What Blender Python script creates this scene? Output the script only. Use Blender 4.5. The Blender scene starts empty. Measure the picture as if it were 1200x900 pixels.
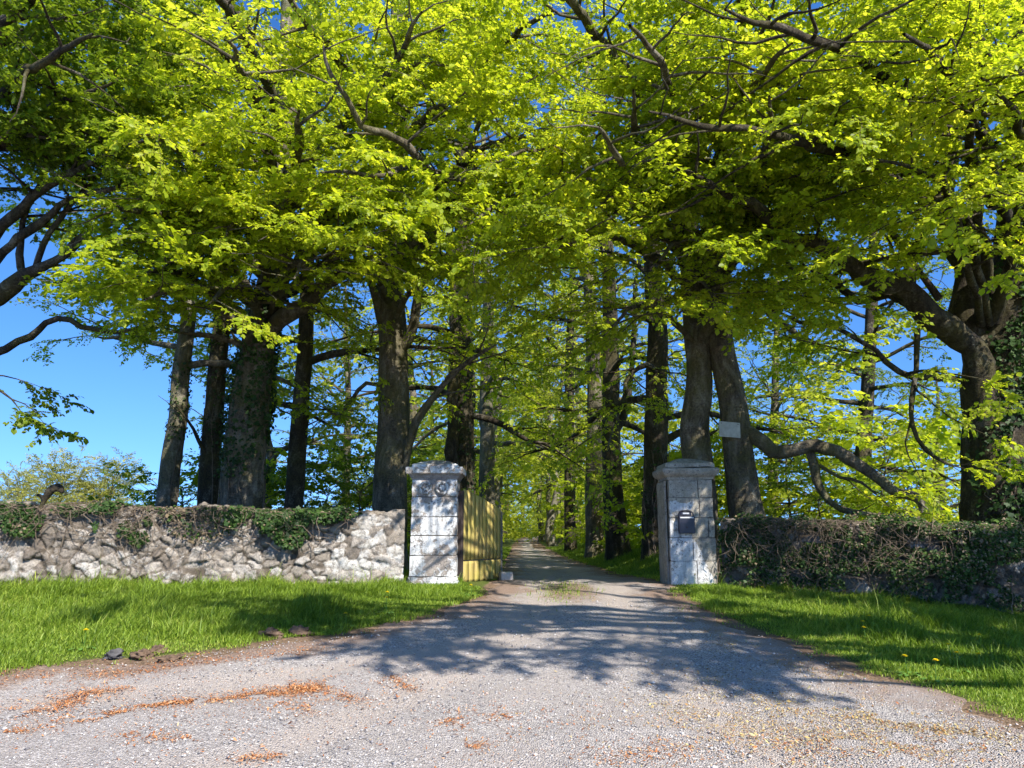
import bpy, math, random
import numpy as np
from mathutils import Vector, Matrix

S = bpy.context.scene
COL = S.collection
R = math.radians
rng = np.random.default_rng(11)

# ------------------------------------------------------------------ camera
F = 870.0
PITCH = R(11.1)
CAM = np.array([0.0, 0.0, 1.55])
FW = np.array([0, math.cos(PITCH), math.sin(PITCH)])
UP = np.array([0, -math.sin(PITCH), math.cos(PITCH)])
cd = bpy.data.cameras.new('camera')
cam = bpy.data.objects.new('camera', cd)
COL.objects.link(cam)
cam.location = CAM
cam.rotation_euler = (math.pi / 2 + PITCH, 0, 0)
cd.sensor_width = 36
cd.lens = F / 1200 * 36
cd.clip_end = 2000
S.camera = cam


def ray(px, py):
    d = FW + (px - 600) / F * np.array([1., 0, 0]) + (450 - py) / F * UP
    return d


def at(px, py, Y):
    """world point on the sight line of a photo pixel at distance Y."""
    d = ray(px, py)
    return CAM + d * (Y / d[1])


# ------------------------------------------------------------------ noise
def _hash(ix, iy, iz, seed):
    h = (ix * 374761393 + iy * 668265263 + iz * 2147483647 + seed * 974711) & 0xFFFFFFFF
    h = ((h ^ (h >> 13)) * 1274126177) & 0xFFFFFFFF
    h = (h ^ (h >> 16)) & 0xFFFFFFFF
    return h / 4294967295.0


def vnoise(P, scale=1.0, seed=0):
    P = np.asarray(P, float) * scale
    if P.shape[1] == 2:
        P = np.column_stack([P, np.zeros(len(P))])
    i = np.floor(P).astype(np.int64)
    f = P - i
    f = f * f * (3 - 2 * f)
    out = 0
    for dx in (0, 1):
        wx = f[:, 0] if dx else 1 - f[:, 0]
        for dy in (0, 1):
            wy = f[:, 1] if dy else 1 - f[:, 1]
            for dz in (0, 1):
                wz = f[:, 2] if dz else 1 - f[:, 2]
                out = out + wx * wy * wz * _hash(i[:, 0] + dx, i[:, 1] + dy, i[:, 2] + dz, seed)
    return out * 2 - 1


def fbm(P, scale=1.0, seed=0, octaves=4):
    a, s, o = 1.0, scale, 0
    for k in range(octaves):
        o = o + a * vnoise(P, s, seed + k * 17)
        a *= 0.5
        s *= 2.03
    return o


def sm(a, b, x):
    t = np.clip((x - a) / (b - a), 0, 1)
    return t * t * (3 - 2 * t)


# ------------------------------------------------------------------ terrain height
_zy = np.array([-60, 0, 4, 7, 9, 11, 13, 16, 25, 45, 70, 120, 600.])
_zz = np.array([0, 0, .02, .12, .29, .47, .62, .54, .46, .46, .52, .55, .6])


def terr(X, Y):
    X = np.asarray(X, float)
    Y = np.asarray(Y, float)
    z = np.interp(Y, _zy, _zz)
    near = 1 - sm(13.2, 15, Y)
    fy = sm(4, 9, Y)
    z = z - near * fy * .032 * np.clip(X - 3.4, 0, 6)
    z = z + near * fy * .016 * np.clip(-X - 2, 0, 8)
    inn = sm(14, 19, Y)
    z = z + inn * (.5 * sm(2.7, 4.6, X) + .16 * sm(1.0, 2.6, -X))
    P = np.column_stack([X.ravel(), Y.ravel()])
    n = (fbm(P, .5, 5, 3) * .035 + fbm(P, 2.0, 9, 2) * .008).reshape(X.shape)
    return z + n


def ground_at(px, py):
    d = ray(px, py)
    t = 3.0
    for k in range(4000):
        p = CAM + d * t
        if p[2] <= float(terr(p[0:1], p[1:2])[0]):
            break
        t += .02
    return p


# ------------------------------------------------------------------ mesh builder
class MB:
    def __init__(self):
        self.v, self.f, self.n, self.a = [], [], 0, {}

    def add(self, verts, faces, **attr):
        verts = np.asarray(verts, float).reshape(-1, 3)
        faces = np.asarray(faces, np.int64)
        self.v.append(verts)
        if faces.size:
            self.f.append(faces + self.n)
        for k in set(list(attr) + list(self.a)):
            lst = self.a.setdefault(k, [np.zeros(self.n)] if self.n else [])
            val = attr.get(k, 0.0)
            lst.append(np.broadcast_to(np.asarray(val, float), (len(verts),)).copy())
        self.n += len(verts)

    def mesh(self, name, smooth=False):
        me = bpy.data.meshes.new(name)
        V = np.concatenate(self.v) if self.v else np.zeros((0, 3))
        me.vertices.add(len(V))
        me.vertices.foreach_set('co', V.astype(np.float32).ravel())
        nl = sum(f.size for f in self.f)
        npoly = sum(len(f) for f in self.f)
        me.loops.add(nl)
        me.polygons.add(npoly)
        li = np.concatenate([f.ravel() for f in self.f]) if self.f else np.zeros(0, int)
        tot = np.concatenate([np.full(len(f), f.shape[1]) for f in self.f]) if self.f else np.zeros(0, int)
        st = np.concatenate([[0], np.cumsum(tot)[:-1]]) if len(tot) else tot
        me.loops.foreach_set('vertex_index', li.astype(np.int32))
        me.polygons.foreach_set('loop_start', st.astype(np.int32))
        me.polygons.foreach_set('loop_total', tot.astype(np.int32))
        if smooth:
            me.polygons.foreach_set('use_smooth', np.ones(npoly, bool))
        for k, lst in self.a.items():
            at_ = me.attributes.new(k, 'FLOAT', 'POINT')
            at_.data.foreach_set('value', np.concatenate(lst).astype(np.float32))
        me.update(calc_edges=True)
        me.validate()
        if smooth == 'sharp': me.set_sharp_from_angle(angle=R(32))
        return me

    def build(self, name, mat, parent=None, smooth=False):
        me = self.mesh(name, smooth)
        o = bpy.data.objects.new(name, me)
        if mat:
            me.materials.append(mat)
        COL.objects.link(o)
        if parent:
            o.parent = parent
        return o


def tag(o, label=None, cat=None, group=None, kind=None):
    if label: o['label'] = label
    if cat: o['category'] = cat
    if group: o['group'] = group
    if kind: o['kind'] = kind
    return o


def thing(name, label, cat, loc, rotz=0, group=None):
    o = bpy.data.objects.new(name, None)
    o.empty_display_size = .3
    COL.objects.link(o)
    o.location = loc
    o.rotation_euler = (0, 0, rotz)
    return tag(o, label, cat, group)


def copy_tree(o, parent=None):
    c = o.copy()
    COL.objects.link(c)
    c.parent = parent
    for ch in list(o.children):
        copy_tree(ch, c)
    return c


def tube(pts, rad, sides=8, cap=True, lump=0.0, seed=0):
    """verts, quads of a tube along pts."""
    pts = np.asarray(pts, float)
    rad = np.asarray(rad, float)
    n = len(pts)
    t = np.gradient(pts, axis=0)
    t /= np.linalg.norm(t, axis=1)[:, None] + 1e-9
    ref = np.array([0, 0, 1.]) if abs(t[0][2]) < .8 else np.array([1., 0, 0])
    u = np.cross(ref, t[0]); u /= np.linalg.norm(u)
    U = [u]
    for i in range(1, n):
        u = U[-1] - t[i] * np.dot(U[-1], t[i])
        u /= np.linalg.norm(u) + 1e-9
        U.append(u)
    U = np.array(U)
    W = np.cross(t, U)
    ang = np.linspace(0, 2 * math.pi, sides, endpoint=False)
    c, s = np.cos(ang), np.sin(ang)
    r = np.repeat(rad[:, None], sides, 1)
    if lump:
        q = np.column_stack([np.tile(c, n) * 1.3, np.tile(s, n) * 1.3, np.repeat(np.arange(n) * .35, sides)])
        r = r * (1 + lump * fbm(q, 1.0, seed, 3).reshape(n, sides))
    V = pts[:, None, :] + r[:, :, None] * (c[None, :, None] * U[:, None, :] + s[None, :, None] * W[:, None, :])
    V = V.reshape(-1, 3)
    i = np.arange(n - 1)[:, None] * sides
    j = np.arange(sides)[None, :]
    k = (j + 1) % sides
    Q = np.stack([i + j, i + k, i + sides + k, i + sides + j], -1).reshape(-1, 4)
    return V, Q


def smooth_path(ctrl, step=.3):
    """Catmull-Rom through control points (columns may include the radius)."""
    C = np.asarray(ctrl, float)
    P = np.vstack([2 * C[0] - C[1], C, 2 * C[-1] - C[-2]])
    out = []
    for i in range(1, len(P) - 2):
        p0, p1, p2, p3 = P[i - 1:i + 3]
        m = max(2, int(np.linalg.norm((p2 - p1)[:3]) / step))
        for q in range(m):
            s = q / m
            out.append(.5 * ((2 * p1) + (-p0 + p2) * s + (2 * p0 - 5 * p1 + 4 * p2 - p3) * s * s + (-p0 + 3 * p1 - 3 * p2 + p3) * s ** 3))
    out.append(P[-2])
    return np.array(out)


# ------------------------------------------------------------------ material helper
class Mat:
    def __init__(self, name):
        self.m = bpy.data.materials.new(name)
        self.m.use_nodes = True
        self.t = self.m.node_tree
        self.t.nodes.clear()
        self.out = self.t.nodes.new('ShaderNodeOutputMaterial')

    def n(self, typ, **kw):
        nd = self.t.nodes.new(typ)
        for k, v in kw.items():
            setattr(nd, k, v)
        return nd

    def set(self, sock, v):
        if isinstance(v, bpy.types.NodeSocket):
            self.t.links.new(v, sock)
        elif isinstance(v, (tuple, list)) and sock.type == 'RGBA' and len(v) == 3:
            sock.default_value = (*v, 1)
        else:
            sock.default_value = v

    def coord(self, scale=(1, 1, 1), which='Object'):
        c = self.n('ShaderNodeTexCoord')
        mp = self.n('ShaderNodeMapping')
        self.t.links.new(c.outputs[which], mp.inputs[0])
        mp.inputs['Scale'].default_value = scale
        return mp.outputs[0]

    def noise(self, vec, scale, detail=4, rough=.6, dist=0):
        nd = self.n('ShaderNodeTexNoise')
        self.set(nd.inputs['Vector'], vec)
        nd.inputs['Scale'].default_value = scale
        nd.inputs['Detail'].default_value = detail
        nd.inputs['Roughness'].default_value = rough
        nd.inputs['Distortion'].default_value = dist
        return nd.outputs['Fac']

    def voro(self, vec, scale, feature='F1', out='Distance', rnd=1.0):
        nd = self.n('ShaderNodeTexVoronoi', feature=feature)
        self.set(nd.inputs['Vector'], vec)
        nd.inputs['Scale'].default_value = scale
        nd.inputs['Randomness'].default_value = rnd
        return nd.outputs[out]

    def ramp(self, fac, stops, interp='LINEAR'):
        nd = self.n('ShaderNodeValToRGB')
        cr = nd.color_ramp
        cr.interpolation = interp
        while len(cr.elements) < len(stops):
            cr.elements.new(.5)
        for e, (p, c) in zip(cr.elements, stops):
            e.position = p
            e.color = (*c, 1) if not isinstance(c, (int, float)) else (c, c, c, 1)
        self.set(nd.inputs[0], fac)
        return nd.outputs[0]

    def mix(self, a, b, fac, blend='MIX'):
        nd = self.n('ShaderNodeMix', data_type='RGBA', blend_type=blend)
        self.set(nd.inputs[0], fac)
        self.set(nd.inputs[6], a)
        self.set(nd.inputs[7], b)
        return nd.outputs[2]

    def math(self, op, a, b=0.0, c=None):
        nd = self.n('ShaderNodeMath', operation=op)
        self.set(nd.inputs[0], a)
        self.set(nd.inputs[1], b)
        if c is not None: self.set(nd.inputs[2], c)
        return nd.outputs[0]

    def attr(self, name, out='Fac'):
        nd = self.n('ShaderNodeAttribute', attribute_name=name)
        return nd.outputs[out]

    def geo(self, out):
        return self.n('ShaderNodeNewGeometry').outputs[out]

    def bump(self, h, strength=.5, dist=.02, normal=None):
        nd = self.n('ShaderNodeBump')
        nd.inputs['Strength'].default_value = strength
        nd.inputs['Distance'].default_value = dist
        self.set(nd.inputs['Height'], h)
        if normal is not None: self.set(nd.inputs['Normal'], normal)
        return nd.outputs[0]

    def principled(self, color, rough=.8, normal=None, spec=.3):
        nd = self.n('ShaderNodeBsdfPrincipled')
        self.set(nd.inputs['Base Color'], color)
        self.set(nd.inputs['Roughness'], rough)
        nd.inputs['Specular IOR Level'].default_value = spec
        if normal is not None: self.set(nd.inputs['Normal'], normal)
        self.t.links.new(nd.outputs[0], self.out.inputs[0])
        return nd.outputs[0]


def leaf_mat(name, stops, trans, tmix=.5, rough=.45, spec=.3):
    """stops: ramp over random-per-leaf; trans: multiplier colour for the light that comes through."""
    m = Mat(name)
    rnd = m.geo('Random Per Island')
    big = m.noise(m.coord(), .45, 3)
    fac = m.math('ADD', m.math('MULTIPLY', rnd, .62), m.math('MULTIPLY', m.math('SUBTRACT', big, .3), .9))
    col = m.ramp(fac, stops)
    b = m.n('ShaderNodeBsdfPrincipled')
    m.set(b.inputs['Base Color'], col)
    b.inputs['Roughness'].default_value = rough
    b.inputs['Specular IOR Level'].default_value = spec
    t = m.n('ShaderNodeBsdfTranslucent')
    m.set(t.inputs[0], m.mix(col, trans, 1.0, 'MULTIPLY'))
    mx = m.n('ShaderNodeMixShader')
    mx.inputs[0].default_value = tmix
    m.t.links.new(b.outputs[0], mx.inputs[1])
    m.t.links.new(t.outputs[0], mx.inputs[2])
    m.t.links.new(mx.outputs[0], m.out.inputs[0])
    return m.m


# ------------------------------------------------------------------ materials
M = {}
YG = [(0.0, (.13, .19, .010)), (.35, (.24, .32, .016)), (.7, (.38, .44, .03)), (1.0, (.54, .54, .07))]
M['beech'] = leaf_mat('beech_leaf', YG, (2.0, 1.85, 1.0), .58)
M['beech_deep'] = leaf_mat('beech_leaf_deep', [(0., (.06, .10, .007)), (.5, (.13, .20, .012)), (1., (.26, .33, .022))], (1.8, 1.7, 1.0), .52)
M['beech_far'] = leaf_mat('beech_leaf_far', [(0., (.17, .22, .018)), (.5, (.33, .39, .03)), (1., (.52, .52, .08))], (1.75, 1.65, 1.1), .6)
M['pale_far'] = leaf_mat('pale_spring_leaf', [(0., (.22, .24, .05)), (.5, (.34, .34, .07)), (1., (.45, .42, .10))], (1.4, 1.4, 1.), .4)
M['ivy'] = leaf_mat('ivy_leaf', [(0., (.012, .028, .008)), (.5, (.03, .065, .014)), (.85, (.06, .11, .02)), (1., (.12, .18, .03))], (1.3, 1.5, .8), .18, .55, .22)
M['ivy_dry'] = leaf_mat('dry_ivy_leaf', [(0., (.09, .06, .035)), (.5, (.2, .15, .09)), (1., (.34, .27, .18))], (1., 1., 1.), .15, .7, .2)
M['grass'] = leaf_mat('grass_blade', [(0., (.07, .12, .012)), (.4, (.16, .25, .022)), (.72, (.27, .36, .04)), (.92, (.42, .43, .10)), (1., (.55, .50, .24))], (1.5, 1.6, 1.), .4, .5, .3)


def bark_mat(name, dark, mid, light, moss, mossamt=.5):
    m = Mat(name)
    v = m.coord((1, 1, .25))
    v2 = m.coord((1, 1, 1))
    n1 = m.noise(v, 6, 7, .7, .6)
    n2 = m.noise(v2, .9, 5, .65)
    n3 = m.noise(v2, 26, 5, .75)
    n4 = m.noise(m.coord((1, 1, .5)), 2.6, 5, .65, .8)
    ring = m.noise(m.coord((1, 1, 6)), 3.0, 4, .65)
    col = m.ramp(m.math('ADD', m.math('MULTIPLY', n1, .55), m.math('MULTIPLY', n4, .45)), [(.36, dark), (.5, mid), (.62, light)])
    col = m.mix(col, m.ramp(n3, [(.32, .35), (.66, 1.3)]), .85, 'MULTIPLY')
    pale = m.ramp(m.math('ADD', n4, m.math('MULTIPLY', m.math('SUBTRACT', n3, .5), .5)), [(.56, 0.), (.66, 1.)])
    col = m.mix(col, (.38, .37, .31), m.math('MULTIPLY', pale, .22))
    mask = m.ramp(m.math('ADD', n2, m.math('MULTIPLY', m.math('SUBTRACT', n3, .5), .4)), [(.50 - .1 * mossamt, 0.), (.66 - .1 * mossamt, 1.)])
    col = m.mix(col, moss, m.math('MULTIPLY', mask, mossamt))
    h = m.math('ADD', m.math('MULTIPLY', n1, 1.2), m.math('ADD', m.math('MULTIPLY', n3, .6), m.math('MULTIPLY', ring, .5)))
    m.principled(col, .92, m.bump(h, 1.0, .06), .15)
    return m.m


M['bark'] = bark_mat('beech_bark', (.05, .041, .03), (.135, .113, .084), (.27, .235, .18), (.125, .12, .03), .5)
M['bark_pale'] = bark_mat('pale_beech_bark', (.07, .062, .047), (.16, .143, .11), (.31, .28, .23), (.15, .145, .045), .5)
M['bark_dark'] = bark_mat('dark_bark', (.022, .018, .013), (.062, .050, .037), (.13, .11, .08), (.095, .088, .02), .45)
M['twig'] = bark_mat('twig_bark', (.06, .045, .03), (.12, .09, .06), (.2, .16, .11), (.1, .1, .03), .2)


def ground_mat():
    m = Mat('soil_and_turf')
    v = m.coord()
    n = m.noise(v, 1.2, 6, .65)
    n2 = m.noise(v, 30, 4, .7)
    turf = m.ramp(n2, [(.3, (.05, .055, .018)), (.55, (.09, .12, .025)), (.75, (.17, .16, .06))])
    soil = m.ramp(n2, [(.3, (.08, .055, .035)), (.55, (.2, .135, .09)), (.75, (.34, .24, .17))])
    e = m.attr('bare')
    k = m.math('ADD', e, m.math('MULTIPLY', m.math('SUBTRACT', n, .5), .9))
    f = m.ramp(k, [(.4, 0.), (.6, 1.)])
    col = m.mix(turf, soil, f)
    m.principled(col, .95, m.bump(n2, .8, .03), .1)
    return m.m


def gravel_mat():
    m = Mat('gravel')
    v = m.coord()
    cell = m.voro(v, 75, 'F1', 'Color')
    sep = m.n('ShaderNodeSeparateColor')
    m.set(sep.inputs[0], cell)
    cv = sep.outputs[0]
    d = m.voro(v, 75, 'F1', 'Distance')
    stone = m.ramp(cv, [(0., (.19, .17, .16)), (.35, (.34, .305, .285)), (.7, (.47, .425, .395)), (.93, (.62, .57, .53)), (1., (.70, .66, .61))])
    cell2 = m.voro(v, 190, 'F1', 'Color')
    sep2 = m.n('ShaderNodeSeparateColor')
    m.set(sep2.inputs[0], cell2)
    fine = m.ramp(sep2.outputs[0], [(0., (.24, .205, .185)), (.5, (.42, .365, .33)), (1., (.56, .50, .455))])
    big = m.noise(v, .9, 4, .6)
    col = m.mix(stone, fine, m.ramp(big, [(.42, 0.), (.62, .85)]))
    # sandy wheel tracks
    tr = m.attr('track')
    sand = m.mix(fine, (.50, .42, .36), .55)
    tk = m.math('ADD', tr, m.math('MULTIPLY', m.math('SUBTRACT', big, .5), .8))
    col = m.mix(col, sand, m.math('MULTIPLY', m.ramp(tk, [(.35, 0.), (.8, 1.)]), .8))
    # brown soil and leaf mould
    n5 = m.noise(v, 2.4, 6, .7)
    n40 = m.noise(v, 45, 4, .75)
    dirt = m.ramp(n40, [(.3, (.13, .085, .06)), (.5, (.28, .19, .14)), (.7, (.44, .32, .25))])
    e = m.math('ADD', m.attr('dirt'), m.math('MULTIPLY', m.math('SUBTRACT', n5, .5), 1.1))
    e = m.math('ADD', e, m.math('MULTIPLY', m.math('SUBTRACT', n40, .5), .5))
    col = m.mix(col, dirt, m.ramp(e, [(.35, 0.), (.75, .92)]))
    h = m.math('ADD', m.math('MULTIPLY', d, -1.0), m.math('MULTIPLY', m.noise(v, 12, 4, .7), .6))
    m.principled(col, .9, m.bump(h, 1.0, .02), .2)
    return m.m


M['ground'] = ground_mat()
M['gravel'] = gravel_mat()


def pebble_mat():
    m = Mat('loose_pebble')
    c = m.ramp(m.geo('Random Per Island'), [(0., (.13, .12, .125)), (.3, (.26, .245, .245)), (.7, (.42, .395, .38)), (.94, (.6, .57, .54)), (1., (.36, .2, .12))])
    m.principled(c, .85, None, .25)
    return m.m


def litter_mat():
    m = Mat('bud_scale_litter')
    c = m.ramp(m.geo('Random Per Island'), [(0., (.16, .06, .025)), (.35, (.33, .125, .045)), (.7, (.47, .20, .075)), (1., (.5, .33, .19))])
    m.principled(c, .8, None, .15)
    return m.m


def litter2_mat():
    m = Mat('dry_flower_litter')
    c = m.ramp(m.geo('Random Per Island'), [(0., (.20, .10, .04)), (.4, (.38, .22, .08)), (.75, (.42, .33, .12)), (1., (.5, .44, .25))])
    m.principled(c, .8, None, .15)
    return m.m


M['pebble'], M['litter'], M['litter2'] = pebble_mat(), litter_mat(), litter2_mat()


def rubble_mat():
    m = Mat('rubble_stone')
    v = m.coord()
    tint = m.attr('tint')
    gap = m.attr('gap')
    lime = m.attr('lime')
    n = m.noise(v, 9, 6, .7)
    n2 = m.noise(v, 40, 4, .7)
    col = m.ramp(tint, [(0., (.17, .14, .115)), (.3, (.24, .205, .17)), (.6, (.31, .27, .23)), (.85, (.36, .325, .29)), (1., (.43, .405, .37))])
    col = m.mix(col, m.ramp(n, [(.25, .5), (.5, .95), (.75, 1.2)]), .9, 'MULTIPLY')
    col = m.mix(col, m.ramp(n2, [(.3, .55), (.65, 1.2)]), .8, 'MULTIPLY')
    lm = m.math('ADD', lime, m.math('MULTIPLY', m.math('SUBTRACT', n, .5), 1.3))
    col = m.mix(col, (.55, .535, .51), m.ramp(lm, [(.48, 0.), (.72, .75)]))
    lich = m.ramp(m.math('ADD', m.noise(v, 17, 6, .78), m.math('MULTIPLY', m.math('SUBTRACT', m.noise(v, 2, 3), .5), .35)), [(.52, 0.), (.62, 1.)])
    col = m.mix(col, (.115, .10, .085), m.math('MULTIPLY', lich, .7))
    col = m.mix(col, (.075, .06, .045), gap)
    m.principled(col, .93, m.bump(m.math('ADD', n, m.math('MULTIPLY', n2, .4)), .7, .03), .15)
    return m.m


M['rubble'] = rubble_mat()


def pillar_mat(name, stone3, limebias, scale=7):
    m = Mat(name)
    v = m.coord()
    n = m.noise(v, scale, 7, .72, .3)
    n2 = m.noise(v, 45, 4, .7)
    n3 = m.noise(v, 2.5, 4, .6)
    stone = m.ramp(m.noise(v, 5, 6, .7), [(.28, stone3[0]), (.5, stone3[1]), (.72, stone3[2])])
    stone = m.mix(stone, m.ramp(n2, [(.3, .65), (.7, 1.2)]), .8, 'MULTIPLY')
    k = m.math('ADD', m.attr('paint'), m.math('MULTIPLY', m.math('SUBTRACT', n, .5), limebias))
    pm = m.ramp(k, [(.47, 0.), (.53, 1.)])
    lime = m.ramp(m.math('ADD', m.math('MULTIPLY', n3, .6), m.math('MULTIPLY', m.noise(v, 11, 6, .75), .4)), [(.36, (.40, .40, .40)), (.47, (.58, .58, .575)), (.58, (.70, .69, .675))])
    lime = m.mix(lime, m.ramp(n2, [(.3, .7), (.6, 1.)]), .8, 'MULTIPLY')
    col = m.mix(stone, lime, pm)
    spots = m.ramp(m.math('ADD', m.noise(v, 19, 5, .75), m.math('MULTIPLY', m.math('SUBTRACT', n3, .5), .3)), [(.545, 0.), (.63, 1.)])
    col = m.mix(col, (.10, .09, .085), m.math('MULTIPLY', spots, .8))
    stk = m.ramp(m.noise(m.coord((9, 9, .7)), 2.2, 5, .7), [(.5, 0.), (.68, 1.)])
    col = m.mix(col, (.17, .155, .14), m.math('MULTIPLY', stk, .5))
    gr = m.attr('joint')
    col = m.mix(col, (.12, .105, .088), gr)
    h = m.math('ADD', m.math('MULTIPLY', pm, .35), m.math('ADD', n2, m.math('MULTIPLY', n, .5)))
    m.principled(col, .9, m.bump(h, .6, .02), .2)
    return m.m


M['pillar_white'] = pillar_mat('limewashed_stone', ((.20, .165, .14), (.32, .275, .24), (.44, .38, .34)), 1.45)
M['pillar_grey'] = pillar_mat('grey_ashlar', ((.20, .18, .145), (.34, .31, .255), (.46, .425, .36)), 1.25)


def wood_mat():
    m = Mat('algae_stained_boards')
    v = m.coord((6, 6, .5))
    n = m.noise(v, 5, 6, .65, .3)
    n2 = m.noise(m.coord(), 2.5, 4, .6)
    t = m.attr('tint')
    col = m.ramp(n, [(.3, (.25, .175, .055)), (.5, (.42, .315, .11)), (.7, (.54, .42, .18))])
    col = m.mix(col, (.43, .38, .08), m.ramp(n2, [(.4, 0.), (.65, .6)]))
    col = m.mix(col, m.ramp(t, [(0., .86), (1., 1.06)]), .9, 'MULTIPLY')
    m.principled(col, .85, m.bump(n, .5, .01), .15)
    return m.m


def simple_mat(name, col, rough=.7, spec=.3, var=.35, scale=20, metal=0):
    m = Mat(name)
    n = m.noise(m.coord(), scale, 5, .65)
    c = m.mix(col, m.ramp(n, [(.3, 1 - var), (.7, 1 + var * .5)]), 1., 'MULTIPLY')
    m.principled(c, rough, m.bump(n, .2, .005), spec)
    return m.m


M['wood'] = wood_mat()
M['grey_wood'] = simple_mat('weathered_grey_post', (.22, .2, .16), .9, .15)
M['iron'] = simple_mat('rusty_iron', (.05, .035, .03), .75, .4)
M['box_blue'] = simple_mat('dark_blue_enamel', (.014, .015, .028), .4, .5, .25)
M['box_pale'] = simple_mat('scuffed_pale_label', (.55, .56, .58), .5, .4, .3, 60)
M['board'] = simple_mat('weathered_board', (.42, .42, .37), .7, .3, .3, 9)
M['rock_dark'] = simple_mat('dark_rock', (.09, .085, .085), .9, .2, .5, 12)
M['clod'] = simple_mat('dry_earth', (.14, .095, .065), .95, .1, .5, 18)
M['block'] = simple_mat('concrete_block', (.48, .43, .38), .9, .2, .4, 14)
M['petal'] = simple_mat('yellow_petal', (.85, .68, .015), .6, .2, .15)
M['clock'] = simple_mat('seed_head', (.7, .68, .6), .9, .1, .15)
M['stem'] = simple_mat('green_stem', (.10, .2, .03), .6, .3, .2)
M['vine'] = simple_mat('dry_vine', (.17, .13, .095), .9, .15, .5)

# ------------------------------------------------------------------ layout curves
LEFT_EDGE = np.array([ground_at(x, y)[:2] for x, y in [(0, 792), (60, 785), (120, 778), (200, 771), (270, 762), (330, 752), (400, 747), (455, 735), (505, 724), (545, 708), (575, 693)]])
RIGHT_EDGE = np.array([ground_at(x, y)[:2] for x, y in [(780, 684), (800, 704), (830, 718), (870, 737), (930, 758), (1000, 788), (1080, 812), (1150, 834), (1200, 852)]])
# the drive inside the gate
L_IN = np.array([(-.35, 13.0), (-.15, 14.5), (-.2, 16.5), (-.25, 20), (-.2, 26), (-.05, 34), (.1, 45), (.35, 60), (.9, 80), (2.2, 100)])
R_IN = np.array([(2.75, 13.4), (2.65, 14.5), (2.5, 17), (2.35, 21), (2.2, 26), (2.05, 34), (1.9, 45), (1.95, 60), (2.4, 80), (3.7, 100)])
road_poly = np.vstack([[(-60, 7.2), (-14, 7.2)], LEFT_EDGE, L_IN[1:], R_IN[::-1][:-1], RIGHT_EDGE, [(9, 4.9), (60, 4.6), (60, -40), (-60, -40)]])


def in_poly(P, poly):
    x, y = P[:, 0], P[:, 1]
    c = np.zeros(len(P), bool)
    j = len(poly) - 1
    for i in range(len(poly)):
        xi, yi = poly[i]
        xj, yj = poly[j]
        with np.errstate(divide='ignore', invalid='ignore'):
            c ^= ((yi > y) != (yj > y)) & (x < (xj - xi) * (y - yi) / (yj - yi + 1e-12) + xi)
        j = i
    return c


def sdist(P, poly):
    """positive inside."""
    d = np.full(len(P), 1e9)
    for i in range(len(poly)):
        a, b = poly[i], poly[(i + 1) % len(poly)]
        ab = b - a
        t = np.clip(((P - a) @ ab) / (ab @ ab), 0, 1)
        q = P - (a + t[:, None] * ab)
        d = np.minimum(d, np.hypot(q[:, 0], q[:, 1]))
    return np.where(in_poly(P, poly), d, -d)


def grid(xs, ys):
    X, Y = np.meshgrid(xs, ys)
    n, m = X.shape
    i = np.arange(n - 1)[:, None] * m
    j = np.arange(m - 1)[None, :]
    Q = np.stack([i + j, i + j + 1, i + m + j + 1, i + m + j], -1).reshape(-1, 4)
    return X.ravel(), Y.ravel(), Q


# ------------------------------------------------------------------ ground
def axis(lo, hi, fine_lo, fine_hi, step):
    a = np.arange(fine_lo, fine_hi, step)
    l = fine_lo - np.geomspace(step, fine_lo - lo, 26)[::-1]
    h = fine_hi + np.geomspace(step, hi - fine_hi, 26)
    return np.concatenate([l, a, h])


gx, gy, gq = grid(axis(-400, 400, -12, 12, .12), axis(-60, 700, 2, 24, .12))
gz = terr(gx, gy)
P2 = np.column_stack([gx, gy])
gd = sdist(P2, road_poly)
far = (gy > 130) | (np.abs(gx) > 70)
gz = np.where(gd > .6, gz - .12, gz)
gz += np.where((gd < 0) & (gd > -3), .02 * sm(0, .6, -gd) * (1 + .6 * fbm(P2, 3., 3, 2)), 0)
mb = MB()
inn = sm(14.5, 17, gy)
bare = np.clip(1.05 + gd * 3.2, 0, 1) + inn * .15 * (np.abs(gx) < 12)
mb.add(np.column_stack([gx, gy, gz]), gq, bare=bare)
tag(mb.build('ground', M['ground'], None, True), 'grassy and earthy ground on both sides of the gravel drive', 'ground', kind='structure')


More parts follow.
